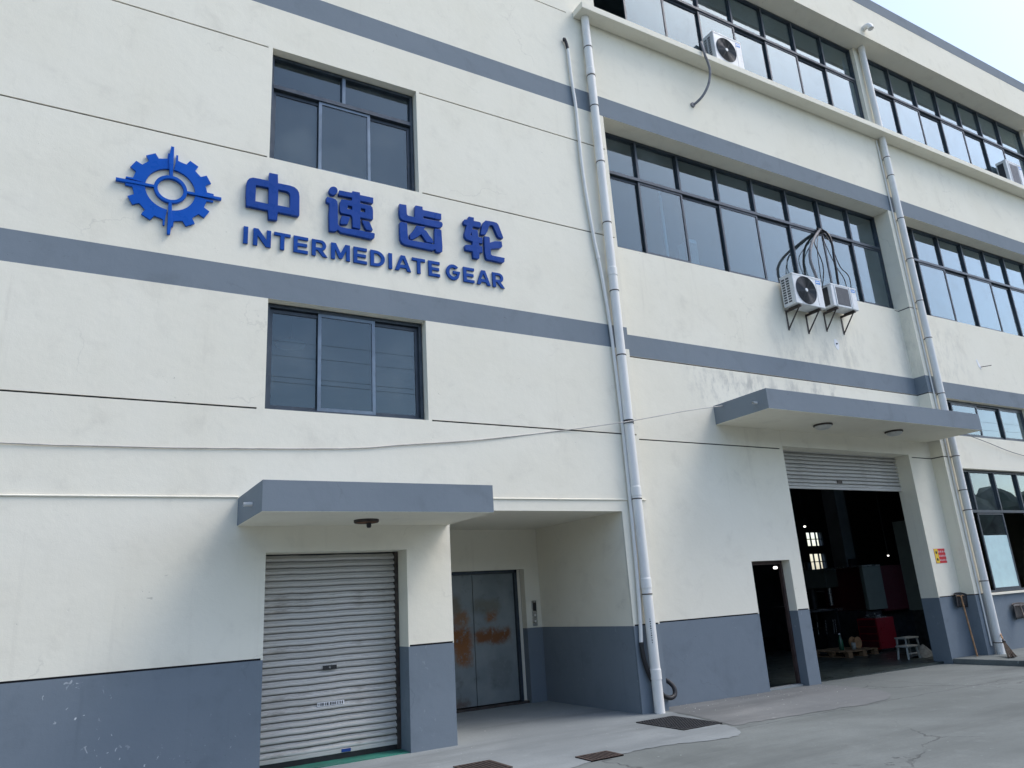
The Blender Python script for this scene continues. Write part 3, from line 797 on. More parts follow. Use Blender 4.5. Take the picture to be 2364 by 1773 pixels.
LS = thing('latin_sign', 'blue capital letters INTERMEDIATE GEAR on the wall under the Chinese characters', 'sign lettering', (0, 0, 0))
LB, LT, SW = 6.19, 6.427, .053
def arc(cx, cz, rx, rz, a0, a1, n=10): return [(cx+rx*math.cos(R_(a0+(a1-a0)*i/n)), cz+rz*math.sin(R_(a0+(a1-a0)*i/n))) for i in range(n+1)]
def glyph(ch, x0, x1):
    w = x1-x0; b, tp, s = LB, LT, SW; h = tp-b; e = s*.82; mid = (b+tp)/2
    if ch == 'I': return [[(x0, b), (x1, b), (x1, tp), (x0, tp)]]
    if ch == 'T': c = (x0+x1)/2; return [[(x0, tp), (x1, tp), (x1, tp-e), (c+s/2, tp-e), (c+s/2, b), (c-s/2, b), (c-s/2, tp-e), (x0, tp-e)]]
    if ch == 'E': return [[(x0, b), (x1, b), (x1, b+e), (x0+s, b+e), (x0+s, mid-e/2), (x1-.012, mid-e/2), (x1-.012, mid+e/2), (x0+s, mid+e/2), (x0+s, tp-e), (x1, tp-e), (x1, tp), (x0, tp)]]
    if ch == 'N': return [[(x0, b), (x0+s, b), (x0+s, tp-.095), (x1-s-.008, b), (x1, b), (x1, tp), (x1-s, tp), (x1-s, b+.095), (x0+s+.008, tp), (x0, tp)]]
    if ch == 'M':
        c = (x0+x1)/2
        return [[(x0, b), (x0+s, b), (x0+s, tp-.09), (c-.022, b+.02), (c+.022, b+.02), (x1-s, tp-.09), (x1-s, b), (x1, b), (x1, tp), (x1-s-.012, tp), (c, b+.10), (x0+s+.012, tp), (x0, tp)]]
    if ch == 'A':
        c = (x0+x1)/2
        return [[(x0, b), (x0+s*1.08, b), (x0+s*1.08+.02, b+.045), (x1-s*1.08-.02, b+.045), (x1-s*1.08, b), (x1, b), (c+.032, tp), (c-.032, tp)],
                [(c-.042, b+.092), (c+.042, b+.092), (c, tp-.055)]]
    if ch == 'D':
        rx = w*.62
        return [[(x0, b)] + arc(x1-rx, mid, rx, h/2, -90, 90) + [(x0, tp)],
                [(x0+s, b+e)] + arc(x1-rx, mid, rx-s, h/2-e, -90, 90) + [(x0+s, tp-e)]]
    if ch == 'R':
        m2 = b+h*.36; rz = (tp-m2)/2; cz = (tp+m2)/2; rx = .075
        return [[(x0, b), (x0+s, b), (x0+s, m2), (x0+s+.022, m2), (x1-s*1.15, b), (x1, b), (x1-.075, m2+.012)] + arc(x1-.018-rx, cz, rx, rz, -48, 90) + [(x0, tp)],
                [(x0+s, m2+e*.9)] + arc(x1-.018-rx, cz, rx-s*.9, rz-e*.9, -90, 90) + [(x0+s, tp-e*.9)]]
    if ch == 'G':
        cx, rx, rz = (x0+x1)/2, w/2, h/2+.004
        out = arc(cx, mid, rx, rz, 42, 318, 26) + [(x1-.004, mid-.008), (x1, mid+.022), (cx+.0, mid+.022), (cx+.0, mid-.022), (x1-s, mid-.022), (x1-s-.006, mid-.055)]
        return [out + arc(cx, mid, rx-s, rz-s*.95, 310, 50, 22)]
    return []
XS = (('I', 1.56, 1.615), ('N', 1.68, 1.90), ('T', 1.94, 2.15), ('E', 2.19, 2.38), ('R', 2.43, 2.64), ('M', 2.69, 2.95), ('E', 3.0, 3.19), ('D', 3.24, 3.45), ('I', 3.505, 3.558),
      ('A', 3.60, 3.84), ('T', 3.86, 4.06), ('E', 4.11, 4.29), ('G', 4.39, 4.615), ('E', 4.67, 4.85), ('A', 4.89, 5.12), ('R', 5.16, 5.365))
for ch, a, b in XS: flat_shape('letter', glyph(ch, a, b), -.016, .026, 'letter_blue', LS, .002)

# ------------------------------------------------------------------ downpipes
def downpipe(label, x, y, spans, cuffs, straps, r=.074):
    o = thing('downpipe', label, 'drainpipe', (x, y, spans[-1][0]), 'white plastic downpipes on the front')
    z0 = spans[-1][0]
    for (a, b) in spans: MB().tube([(0, 0, a-z0), (0, 0, b-z0)], r, 20).build('pipe', 'white_pvc', o, smooth=False)
    for z in cuffs:
        cf = MB(); pr = [(r, -.075), (r+.007, -.072), (r+.007, .06), (r+.003, .066), (r, .075)]
        for q in range(4): cf.lathe(pr[q:q+2], (0, 0, z-z0), n=24)
        cf.build('coupling', 'white_pvc', o)
    for z in straps: MB().lathe([(r, -.008), (r+.005, -.008), (r+.005, .008), (r, .008)], (0, 0, z-z0), n=20).box(-.012, .012, .02, -y, z-z0-.01, z-z0+.01).build('strap', 'steel_dark', o)
    for p in o.children:
        for f in p.data.polygons: f.use_smooth = len(f.vertices) == 4
    return o
downpipe('thick white downpipe beside the narrow conduit at the lift recess corner', 7.42, -.1, [(0, 11.955)], [10.75, 6.80, 3.14, 1.78, .52],
         [11.28, 10.66, 10.02, 8.88, 7.70, 6.45, 5.33, 4.24, 3.02, 1.62])
downpipe('thick white downpipe on the pier between the two window bays', 16.33, -.1, [(12.09, 14.63), (.03, 11.955)], [14.55], [11.4, 10.9, 9.75, 8.7, 7.65, 6.75, 5.45, 4.05, 3.32, 2.9, 1.45, .25])
sp = thing('roof_spout', 'short white spout poking from the parapet above the pier', 'spout', (16.1, -.38, 14.86))
MB().tube(smooth_path([(0, .05, .02), (0, -.10, .02), (0, -.17, -.03), (0, -.19, -.12)], 5), .07, 14).build('elbow', 'white_pvc', sp, smooth=True)
thin = thing('conduit', 'thin white conduit running down the pier beside the thick downpipe', 'conduit', (16.19, -.02, .2))
MB().tube([(0, -.005, 0), (0, -.005, 9.7), (-.0, -.005, 11.7)], .016, 8).build('tube', 'white_pvc', thin, smooth=True)

# conduit by the first downpipe, with its black sleeves
cd = thing('conduit', 'narrow bent white conduit with black rubber ends beside the lift recess downpipe', 'conduit', (7.26, -.04, .4))
def rel(o, pts): return [(p[0]-o.location[0], p[1]-o.location[1], p[2]-o.location[2]) for p in pts]
cpts = [(7.0, -.04, 11.15), (7.02, -.04, 10.42), (7.05, -.04, 9.88), (7.06, -.04, 8.62), (7.15, -.04, 7.45), (7.20, -.04, 7.05), (7.25, -.04, 6.6), (7.30, -.04, 5.91), (7.325, -.04, 5.16), (7.34, -.04, 4.21), (7.335, -.04, 2.95), (7.32, -.04, 2.0), (7.29, -.04, 1.3), (7.262, -.04, .95)]
MB().tube(rel(cd, smooth_path(cpts, 4)), .028, 12).build('tube', 'white_pvc', cd, smooth=True)
MB().tube(rel(cd, smooth_path([(7.0, -.04, 11.14), (6.985, -.04, 11.24), (6.95, -.045, 11.33), (6.925, -.05, 11.345), (6.92, -.045, 11.31), (6.935, -.04, 11.30)], 5)), [.028]*13+[.018]*13, 10).build('sleeve', 'black_rubber', cd, smooth=True)
MB().tube(rel(cd, smooth_path([(7.262, -.04, .96), (7.272, -.045, .76), (7.33, -.05, .54), (7.40, -.05, .41), (7.50, -.045, .28), (7.59, -.045, .20), (7.70, -.04, .165), (7.79, -.03, .20), (7.815, .0, .29), (7.775, .06, .37), (7.72, .14, .41), (7.70, .22, .42)], 6)), .033, 12).build('sleeve', 'black_rubber', cd, smooth=True)
MB().lathe([(.028, -.03), (.034, -.03), (.034, .03), (.028, .03)], (-.06, .0, 6.65), n=14).build('coupling', 'white_pvc', cd)

# thin cables and trunking on the left wall
def run(name, label, cat, pts, r, mat='wire', n=8, steps=6):
    o = MB().tube(smooth_path(pts, steps), r, n).build(name, mat, None, smooth=True)
    return tag(o, label, cat)
run('wall_cable', 'straight white cable along the wall, left of the lower canopy', 'cable', [(-8, -.008, 2.955), (-3, -.008, 2.962), (0, -.008, 2.972), (1.63, -.008, 2.982)], .011, 'cream')
run('wall_cable', 'straight white cable along the wall between lower canopy and downpipe', 'cable', [(4.25, -.008, 3.005), (6, -.008, 3.012), (7.34, -.008, 3.02), (7.67, -.008, 3.02)], .011, 'cream')
run('sagging_cable', 'long sagging cable strung from the left wall to the higher canopy', 'cable',
    [(-8, -.02, 3.62), (-4, -.02, 3.53), (-.7, -.015, 3.50), (.2, -.012, 3.51), (1.23, -.012, 3.535), (2.91, -.012, 3.61), (3.64, -.012, 3.69), (4.8, -.012, 3.82), (6.35, -.015, 4.06), (7.42, -.185, 4.225), (8.63, -.1, 4.49), (9.5, .0, 4.66), (9.72, .05, 4.70)], .0075, 'old_cable')
run('drop_cable', 'thin dark cable sloping across the wall above the ground-floor window', 'cable', [(15.9, .1, 4.9), (17.0, .12, 4.70), (18.1, .14, 4.52), (19.6, .16, 4.27), (22, .19, 4.1)], .007)
tie = MB()
for z in (4.20, 4.225, 4.25): tie.lathe([(.076, -.005), (.083, -.005), (.083, .005), (.076, .005)], (7.42, -.1, z), n=20)
tag(tie.build('wire_tie', 'wire'), 'dark wire wound round the downpipe holding the sagging cable', 'wire tie')

# ------------------------------------------------------------------ air conditioners
def ac(label, x0, x1, y0, y1, z0, z1, fan=True, brackets=False):
    o = thing('air_conditioner', label, 'air conditioner', ((x0+x1)/2, (y0+y1)/2, z0), 'air conditioner outdoor units')
    ox, oy, oz = o.location
    a, b, c, d, e, f = x0-ox, x1-ox, y0-oy, y1-oy, 0, z1-oz
    w, h = b-a, f
    MB().box(a, b, c, d, e, f).build('casing', 'ac_white', o, bevel=.018, seg=3)
    MB().box(a-.006, b+.006, c-.006, d, f-.03, f+.006).build('top_cover', 'ac_white', o, bevel=.006, seg=1)
    if fan:
        r = min(w*.335, h*.45); cx, cz = a+w*.41, h*.50
        g = MB().lathe([(0, -.004), (r, -.004), (r, .01)], (cx, c, cz), 'Y', 36).build('fan_grille', 'ac_dark', o)
        rings = MB()
        k = 0; q = .05
        while q < r:
            rings.lathe([(q-.0035, -.009), (q, -.015), (q+.0035, -.009), (q, -.005), (q-.0035, -.009)], (cx, c, cz), 'Y', 32); q += .021
        rings.lathe([(r-.006, -.002), (r+.001, -.018), (r+.009, -.002)], (cx, c, cz), 'Y', 36)
        for j in range(8):
            t_ = 2*math.pi*j/8+.2
            rings.beam((cx+.04*math.cos(t_), c-.011, cz+.04*math.sin(t_)), (cx+r*math.cos(t_), c-.011, cz+r*math.sin(t_)), .004, .004)
        rings.build('guard_rings', 'ac_ring', o)
        MB().lathe([(0, -.022), (.032, -.022), (.04, -.012), (.04, -.004)], (cx, c, cz), 'Y', 20).build('hub_cap', 'ac_white', o)
    else:
        MB().box(a+w*.17, a+w*.68, c-.006, c+.01, h*.1, h*.9).build('front_grille', 'ac_ring', o, bevel=.004, seg=1)
        sl = MB()
        for k in range(16): sl.box(a+w*.18, a+w*.67, c-.0085, c-.0062, h*(.13+.047*k), h*(.13+.047*k)+.012)
        sl.build('grille_slats', 'ac_dark', o)
        for xx in (.125, .72): MB().box(a+w*xx, a+w*(xx+.035), c-.012, c+.005, h*.05, h*.95).build('front_rib', 'ac_white', o, bevel=.003, seg=1)
    lv = MB(); dep = d-c
    if fan:
        for cix in (0, 1):
            for k in range(10):
                y_ = c+dep*(.30+.34*cix); lv.box(a-.0035, a+.004, y_, y_+dep*.24, h*(.10+.083*k), h*(.10+.083*k)+h*.05)
    else:
        lv.box(a-.0035, a+.004, c+dep*.28, c+dep*.86, h*.10, h*.90)
    lv.build('side_louvres', 'ac_dark', o)
    bd = MB().box(b-w*.2, b-w*.045, c-.003, c+.004, h*.80, h*.92).build('badge', 'ac_blue', o)
    MB().box(b-w*.175, b-w*.135, c-.0045, c-.003, h*.835, h*.885).box(b-w*.115, b-w*.07, c-.0045, c-.003, h*.845, h*.875).build('badge_mark', 'white_print', bd)
    MB().box(b-w*.215, b-w*.21, c-.002, c+.004, h*.06, h*.80).build('panel_seam', 'ac_ring', o)
    for s in (.14, .82):
        MB().box(a+w*s-.03, a+w*s+.03, c+.03, d-.03, -.025, .001).build('foot', 'steel_dark', o)
    if brackets:
        yw = YI-oy
        for s in (.12, .80):
            xb_ = a+w*s
            m_ = MB().box(xb_-.018, xb_+.018, yw-.012, yw-.001, -.44, -.02).box(xb_-.018, xb_+.018, c-.01, yw-.012, -.062, -.022)
            m_.beam((xb_, c+.05, -.06), (xb_, yw-.012, -.41), .03, .012)
            m_.build('bracket', 'steel_dark', o)
    return o
ac('white air conditioner with round fan on brackets under the middle window row', 12.0, 12.88, -.10, .21, 6.95, 7.60, True, True)
ac('smaller air conditioner with square grille on brackets under the middle window row', 13.2, 14.02, -.08, .20, 7.08, 7.58, False, True)
ac('white air conditioner with round fan standing on the ledge under the top windows', 10.69, 11.52, -.23, .06, 12.115, 12.84, True)
ac('air conditioner with square grille standing on the ledge beyond the pier', 22.1, 22.95, -.22, .06, 12.115, 12.86, False)

# ------------------------------------------------------------------ hoses of the air conditioners
def hoses(name, label, lst, loc):
    o = thing(name, label, 'hoses', loc)
    for pts, r, m in lst: MB().tube(rel(o, smooth_path(pts, 6)), r, 10).build('hose', m, o, smooth=True)
    return o
KN = (13.84, .33, 9.10)
hoses('refrigerant_hoses', 'bundle of grey and black hoses dropping from the window frame to the bracketed air conditioners', [
    ([(13.83, 0.33, 9.15), (13.45, 0.18, 8.88), (13.08, 0.05, 8.57), (12.88, 0.00, 8.32), (12.82, 0.00, 8.13), (12.83, 0.00, 7.96), (12.88, 0.00, 7.80), (12.97, 0.03, 7.55), (12.94, .08, 7.40)], .030, 'grey_hose'),
    ([(13.82, 0.33, 9.14), (13.35, 0.10, 8.74), (13.15, 0.02, 8.42), (13.08, 0.00, 8.11), (13.09, 0.02, 7.87), (13.09, 0.05, 7.6), (12.9, .08, 7.3)], .009, 'black_rubber'),
    ([(13.80, 0.33, 9.12), (13.22, 0.10, 8.63), (13.14, 0.02, 8.37), (13.18, 0.00, 8.16), (13.20, 0.00, 7.99), (13.18, 0.02, 7.79), (13.12, 0.08, 7.50), (12.88, .1, 7.25)], .011, 'black_rubber'),
    ([(13.86, 0.33, 9.16), (13.75, 0.15, 8.98), (13.70, 0.05, 8.81), (13.66, 0.00, 8.55), (13.63, 0.00, 8.29), (13.62, 0.00, 7.99), (13.63, 0.03, 7.56)], .025, 'black_rubber'),
    ([(13.86, 0.33, 9.09), (13.49, 0.05, 8.63), (13.54, 0.00, 8.27), (13.68, 0.00, 8.02), (13.86, 0.02, 7.84), (13.95, 0.05, 7.55)], .009, 'black_rubber'),
    ([(13.91, 0.33, 9.12), (13.69, 0.05, 8.67), (13.69, 0.00, 8.33), (13.79, 0.00, 8.08), (13.97, 0.00, 7.96), (14.06, 0.02, 7.86), (14.08, 0.05, 7.6), (14.0, .08, 7.3)], .010, 'black_rubber'),
    ([(13.74, 0.33, 9.16), (13.73, 0.28, 9.08), (13.87, 0.30, 9.13), (13.96, 0.33, 9.11)], .024, 'black_rubber')], (13.84, .33, 9.0))
vh = thing('drain_hose', 'grey flexible hose hanging over the ledge from the round-fan unit', 'hose', (10.2, -.32, 12.0))
MB().tube(rel(vh, smooth_path([(10.62, -.05, 12.35), (10.40, -.15, 12.43), (10.24, -.28, 12.33), (10.205, -.335, 12.1), (10.22, -.345, 11.95), (10.28, -.33, 11.85), (10.33, -.31, 11.65), (10.29, -.27, 11.38), (10.20, -.18, 11.15), (10.09, -.07, 11.0), (10.02, .01, 10.95)], 6)), .026, 12).build('tube', 'grey_hose', vh, smooth=True)
MB().lathe([(0, -.03), (.05, -.03), (.055, .0), (0, .0)], (-.18, .319, -1.05), 'Y', 14).build('wall_collar', 'grey_hose', vh)

# ------------------------------------------------------------------ small marks on the walls
pp = thing('plaster_patch', 'white filler patch round a wall plug under the smaller air conditioner', 'patch', (13.54, YI, 6.4))
flat_shape('filler', [[(13.46, 6.40), (13.49, 6.50), (13.56, 6.49), (13.61, 6.42), (13.60, 6.30), (13.55, 6.26), (13.50, 6.30)]], YI-.002, .006, 'white_print', None, .001).parent = pp
for ch in pp.children: ch.location = (-13.54, -YI, -6.4)
MB().tube([(0, -.02, 0), (0, .01, 0)], .018, 10).build('wall_plug', 'black_rubber', pp)
nl = thing('wall_hook', 'thin rod sticking from a white filler patch beyond the pier', 'hook', (18.83, YR, 6.42))
MB().tube([(0, .02, 0), (.22, -.16, .02)], .009, 8).build('rod', 'steel_dark', nl)
fl_ = flat_shape('filler', [[(-.10, .17), (-.06, .20), (.02, .05), (.06, -.02), (.02, -.05), (-.06, .0)]], -.002, .006, 'white_print', nl, .001)

# safety notice
sg = thing('safety_notice', 'small red and yellow safety notice on the wall beside the open shutter', 'notice', (15.595, YI, 2.0))
MB().box(-.19, .19, -.006, .0, -.145, .145).build('plate', 'sign_red', sg)
MB().box(-.186, -.065, -.0075, -.006, -.141, .141).build('yellow_field', 'sign_yellow', sg)
for (zc, n_, s) in ((.085, 4, .034), (.0, 5, .03), (-.085, 5, .028)):
    lm = MB()
    for k in range(n_):
        xc = -.03 + k*(.20/(n_-1)); q = s/2
        lm.box(xc-q, xc+q, -.0082, -.006, zc+q*.7, zc+q).box(xc-q*.15, xc+q*.15, -.0082, -.006, zc-q, zc+q*.68).box(xc-q, xc-q*.5, -.0082, -.006, zc-q, zc+q*.2).box(xc+q*.5, xc+q, -.0082, -.006, zc-q, zc+q*.2)
    lm.build('printed_line', 'white_print', sg)
fm = MB()
for zc in (.07, -.07): MB().lathe([(0, -.0085), (.03, -.0085), (.03, -.006)], (-.125, 0, zc), 'Y', 14).build('warning_disc', 'black_print', sg)

# ------------------------------------------------------------------ yard tools leaning on the wall
def shovel(label, head, foot, w, h, mat_h='wood'):
    o = thing('shovel', label, 'shovel', foot, 'long-handled shovels leaning on the wall')
    hx, hy, hz = (head[i]-foot[i] for i in range(3))
    # rounded scoop, leaning: open side to the yard
    mb = MB(); n, m = 8, 6
    for i in range(n+1):
        u = -1+2*i/n
        for j in range(m+1):
            v = j/m
            ww = w/2*(1-.06*v) if v < .85 else w/2*.9
            mb.v.append((hx+u*ww, hy-.055*u*u-.02*(1-v)-.015, hz-h*v+(.012*(1-u*u))))
    for i in range(n):
        for j in range(m): mb.f.append((i*(m+1)+j, (i+1)*(m+1)+j, (i+1)*(m+1)+j+1, i*(m+1)+j+1))
    b = mb.build('scoop', 'shovel', o, smooth=True)
    md = b.modifiers.new('thickness', 'SOLIDIFY'); md.thickness = .012; md.offset = -1
    MB().tube(smooth_path([(hx-w/2, hy-.07, hz-.005), (hx-w/4, hy-.03, hz+.02), (hx+w/4, hy-.03, hz+.02), (hx+w/2, hy-.07, hz-.005)], 4), .014, 8).build('rim', 'steel_dark', o, smooth=True)
    MB().tube(smooth_path([(hx-w*.34, hy-.06, hz-.03), (hx-w*.1, hy-.075, hz-.03), (hx+.0, hy-.085, hz-.06)], 4), .011, 8).tube(smooth_path([(hx+w*.34, hy-.06, hz-.03), (hx+w*.1, hy-.075, hz-.03), (hx+.0, hy-.085, hz-.06)], 4), .011, 8).build('fork', mat_h, o, smooth=True)
    MB().tube([(hx, hy-.085, hz-.05), (hx*.5, (hy-.085)*.5, (hz-.05)*.5), (0, 0, 0)], .016, 10).build('handle', mat_h, o, smooth=True)
    return o
shovel('upside-down shovel with orange wooden handle beside the safety notice pier', (15.86, .265, 1.22), (15.76, .06, .03), .40, .26)
shovel('upside-down shovel with dark worn handle below the ground-floor window', (17.87, .195, .91), (17.15, -.35, .03), .58, .30, 'steel_dark')
br = thing('broom', 'twig broom leaning against the foot of the far downpipe', 'broom', (15.65, -.67, .03))
tw = MB()
for k in range(44):
    a_ = rnd.uniform(-.10, .10); b_ = rnd.uniform(-.05, .05)
    tw.tube([(.42+a_*.12, .33+b_*.2, .27), (.22+a_*.6, .17+b_*.6, .14+b_*.3), (a_+rnd.uniform(-.03, .03), b_, .012+rnd.uniform(0, .03))], .006, 5)
tw.build('twigs', 'broom', br)['kind'] = 'stuff'
MB().tube([(.38, .30, .245), (.95, .67, .49), (1.25, .855, .62)], .014, 8).build('handle', 'wood', br, smooth=True)
MB().tube([(.39, .305, .25), (.44, .34, .285)], .03, 10).build('binding', 'wire', br)

# ------------------------------------------------------------------ drain covers
def grate(label, x0, x1, y0, y1, n, mat, plate=False):
    o = thing('drain_cover', label, 'drain cover', ((x0+x1)/2, (y0+y1)/2, .006+gz((x0+x1)/2, 0)), 'drain covers in the yard' if not plate else None)
    w, d = (x1-x0)/2, (y1-y0)/2
    MB().box(-w, w, -d, d, -.06, .001).build('pit', 'pit', o)
    MB().box(-w, w, -d, -d+.02, -.02, .006).box(-w, w, d-.02, d, -.02, .006).box(-w, -w+.02, -d+.02, d-.02, -.02, .006).box(w-.02, w, -d+.02, d-.02, -.02, .006).build('rim', mat, o)
    if plate:
        MB().box(-w+.02, w-.02, -d+.02, d-.02, -.01, .004).build('plate', mat, o)
        st_ = MB(); k = 0
        yy_ = -d+.04
        while yy_ < d-.03:
            xx_ = -w+.04 + (.02 if k % 2 else 0)
            while xx_ < w-.03:
                st_.box(xx_-.011, xx_+.011, yy_-.008, yy_+.008, .004, .010); xx_ += .04
            yy_ += .03; k += 1
        s_ = st_.build('studs', mat, o); s_['kind'] = 'stuff'
    else:
        for k in range(n):
            x = -w+.03+(2*w-.06)*k/(n-1)
            MB().box(x-.011, x+.011, -d+.02, d-.02, -.02, .005).build('bar', mat, o)
    return o
grate('large studded iron drain plate at the foot of the lift recess downpipe', 6.68, 7.32, -1.40, -.48, 0, 'grating', True)
grate('small rusty barred drain grate in the cement in front of the lift recess', 4.86, 5.28, -2.0, -1.70, 9, 'rust_grate')
grate('rusty barred drain grate in the cement in front of the closed shutter pier', 3.70, 4.14, -1.62, -1.12, 9, 'rust_grate')

# printing on the first downpipe
pd = Vector((-.64, -.77, 0)); tx = MB()
for k in range(11):
    z_ = 1.27-.032*k; w_ = rnd.uniform(.004, .009)
    c_ = Vector((7.42, -.1, 0)) + pd*.0752; sd = Vector((.77, -.64, 0))
    tx.beam(c_-sd*w_+Vector((0, 0, z_)), c_+sd*w_+Vector((0, 0, z_)), .002, rnd.uniform(.012, .022))
dp1 = [o for o in col.objects if o.name == 'downpipe'][0]
px_ = tx.build('printed_text', 'black_print'); px_.parent = dp1; px_.location = (-dp1.location[0], -dp1.location[1], -dp1.location[2]); px_['kind'] = 'stuff'

# things seen behind the glass
wp = thing('white_pole', 'slim white pole standing behind the middle-row window near the downpipe', 'pole', (9.52, .72, 6.75))
MB().tube([(0, 0, 0), (0, 0, 2.42)], .03, 10).build('shaft', 'white_print', wp, smooth=True)
MB().tube([(0, 0, 2.5), (0, 0, 2.6)], .022, 10).tube([(0, 0, 2.42), (0, 0, 2.5)], .008, 6).build('finial', 'white_print', wp)
wc = thing('white_cabinet', 'narrow white cabinet behind the middle-row window beside the slim pole', 'cabinet', (10.2, .75, 6.75))
MB().box(-.10, .10, -.08, .25, 0, 1.58).build('body', 'white_print', wc, bevel=.006, seg=1)
MB().box(-.095, .095, -.083, -.08, .1, 1.5).build('door', 'stool_white', wc)
pn = thing('pendant_lamp', 'round white pendant lamp seen dimly through the lower left window', 'lamp', (2.55, 1.5, 5.52))
MB().lathe([(0, 0), (.05, .02), (.22, -.06), (.20, -.09), (0, -.10)], (0, 0, 0), n=24).build('shade', 'white_print', pn, smooth=True)
MB().tube([(0, 0, .01), (0, 0, 1.25)], .006, 6).build('cord', 'wire', pn)

# ------------------------------------------------------------------ inside the open workshop
F = -.028
tc = thing('tool_cabinet', 'red steel tool cabinet with tools on top inside the workshop', 'cabinet', (17.1, 3.05, F))
MB().box(-.42, .25, -.26, .26, .06, .76).build('body', 'red', tc, bevel=.01)
for k in range(4): MB().box(-.425, -.419, -.23, .23, .10+.16*k, .24+.16*k).build('drawer', 'red_dark', tc)
for (x, y) in ((-.36, -.2), (.19, -.2), (-.36, .2), (.19, .2)): MB().lathe([(0, -.02), (.03, -.02), (.03, .02), (0, .02)], (x, y, .03), 'Y', 12).build('caster', 'black_rubber', tc)
tl = thing('tool_tray', 'heap of steel tools in a tray on the red tool cabinet', 'tools', (17.02, 3.0, F+.76))
MB().box(-.25, .16, -.17, .17, 0, .025).build('tray', 'steel', tl)
for k in range(7):
    a_ = rnd.uniform(0, 3.1); MB().beam((rnd.uniform(-.2, .1)-.1*math.cos(a_), rnd.uniform(-.1, .1), .035+.01*k), (rnd.uniform(-.1, .12)+.1*math.cos(a_), rnd.uniform(-.12, .12), .045+.01*k), .03, .02).build('tool', 'steel' if k % 2 else 'machine_dark', tl)
mc = thing('machine_tool', 'grey-green and dark red machine tool standing behind the red cabinet', 'machine', (18.0, 3.8, F))
MB().box(-.35, 1.6, -.1, 1.4, .0, .85).build('base', 'machine_dark', mc, bevel=.02)
MB().box(-.92, -.20, -.62, -.52, .93, 1.97).build('door_panel', 'machine_green', mc, bevel=.01)
MB().box(-.18, 1.45, -.5, 1.2, .86, 1.97).build('hood', 'red_dark', mc, bevel=.02)
MB().box(-.92, -.20, -.62, .6, 1.97, 2.0).build('top_cover', 'steel', mc)
MB().box(-.9, -.3, -.50, .8, 0, .92).build('front_base', 'machine_dark', mc, bevel=.02)
MB().box(.85, 1.2, -.52, -.5, 1.5, 1.62).build('name_plate', 'ac_blue', mc)
gp = thing('wall_cabinet', 'narrow grey cabinet door just inside the open shutter', 'cabinet', (16.65, 1.6, F))
MB().box(-.11, .11, -.2, .2, .93, 2.9).build('panel', 'machine_green', gp, bevel=.006)
MB().box(-.09, .09, -.16, .16, 0, .93).build('base', 'machine_dark', gp)
hc = thing('hall_column', 'pale square column with a small box inside the workshop', 'column', (19.6, 5.5, F))
MB().box(-.22, .22, -.22, .22, 0, 6.45).build('shaft', 'interior', hc)
MB().box(-.16, .10, -.32, -.22, 1.95, 2.25).build('switch_box', 'machine_dark', hc)
cr = thing('press_machine', 'dark column drill press among clutter inside the workshop', 'machine', (17.6, 5.0, F))
MB().box(-.5, .5, -.4, .4, 0, .5).build('bed', 'machine_dark', cr, bevel=.03)
MB().tube([(0, .2, .5), (0, .2, 2.2)], .10, 14).build('post', 'machine_dark', cr, smooth=True)
MB().box(-.25, .25, -.5, .3, 1.5, 2.0).build('drill_head', 'machine_green', cr, bevel=.04)
MB().tube([(0, -.35, 1.5), (0, -.35, 1.05)], .05, 12).build('spindle', 'steel', cr, smooth=True)
MB().box(-.35, .35, -.5, .2, .92, .98).build('work_table', 'steel', cr)
for (x, y, z, w, h) in ((-.9, .4, .0, .5, 1.1), (.9, .9, .0, .7, 1.4)):
    MB().box(x-w/2, x+w/2, y-.3, y+.3, z, z+h).build('side_cabinet', 'machine_dark', cr, bevel=.02)
rk = thing('bar_rack', 'dark steel rack with a few bright upright bars inside the workshop', 'rack', (16.2, 4.1, F))
MB().box(-.5, .6, -.2, .2, 0, .06).box(-.5, -.46, -.2, .2, .06, 1.0).box(.56, .6, -.2, .2, .06, 1.0).box(-.5, .6, -.2, .2, .96, 1.0).build('frame', 'machine_dark', rk)
for x in (-.25, .05, .34, .42): MB().tube([(x, -.21, .42), (x+.02, -.21, .75)], .010, 8).build('bar', 'steel', rk)
pl = thing('pallet', 'wooden pallet with odds and ends on the workshop floor', 'pallet', (15.75, 3.1, F))
for k in range(5): MB().box(-.55, .55, -.5+.21*k, -.5+.21*k+.15, .115, .137).build('deck_board', 'pallet_wood', pl)
for x in (-.5, 0, .42):
    for y in (-.49, -.06, .38): MB().box(x, x+.13, y, y+.1, .022, .115).build('block', 'pallet_wood', pl)
for x in (-.5, 0, .42): MB().box(x, x+.13, -.5, .49, 0, .021).build('bottom_board', 'pallet_wood', pl)
bt = thing('bottle', 'dark green bottle standing on the wooden pallet', 'bottle', (15.55, 3.0, F+.137))
MB().lathe([(0, 0), (.05, 0), (.055, .02), (.055, .2), (.02, .28), (.018, .34), (0, .34)], (0, 0, 0), n=16).build('body', 'glass_bottle', bt, smooth=True)
MB().lathe([(0, .335), (.021, .335), (.021, .365), (0, .365)], (0, 0, 0), n=12).build('cap', 'white_print', bt)
cpn = tag(MB().lathe([(0, 0), (.04, 0), (.05, .15), (.046, .15), (.036, .01), (0, .01)], (15.72, 2.8, F+.137), n=16).build('paper_cup', 'stool_white', smooth=True), 'pale paper cup standing on the wooden pallet', 'cup')
rl = thing('cable_reel', 'round orange cable reel lying on the wooden pallet', 'reel', (16.0, 2.95, F+.137))
MB().lathe([(0, -.08), (.13, -.08), (.13, -.06), (.07, -.05), (.07, .05), (.13, .06), (.13, .08), (0, .08)], (0, 0, .13), 'Y', 20).build('drum', 'wood', rl)
sl_ = thing('stool', 'small chipped white wooden step stool just inside the open shutter', 'stool', (15.5, 1.35, F))
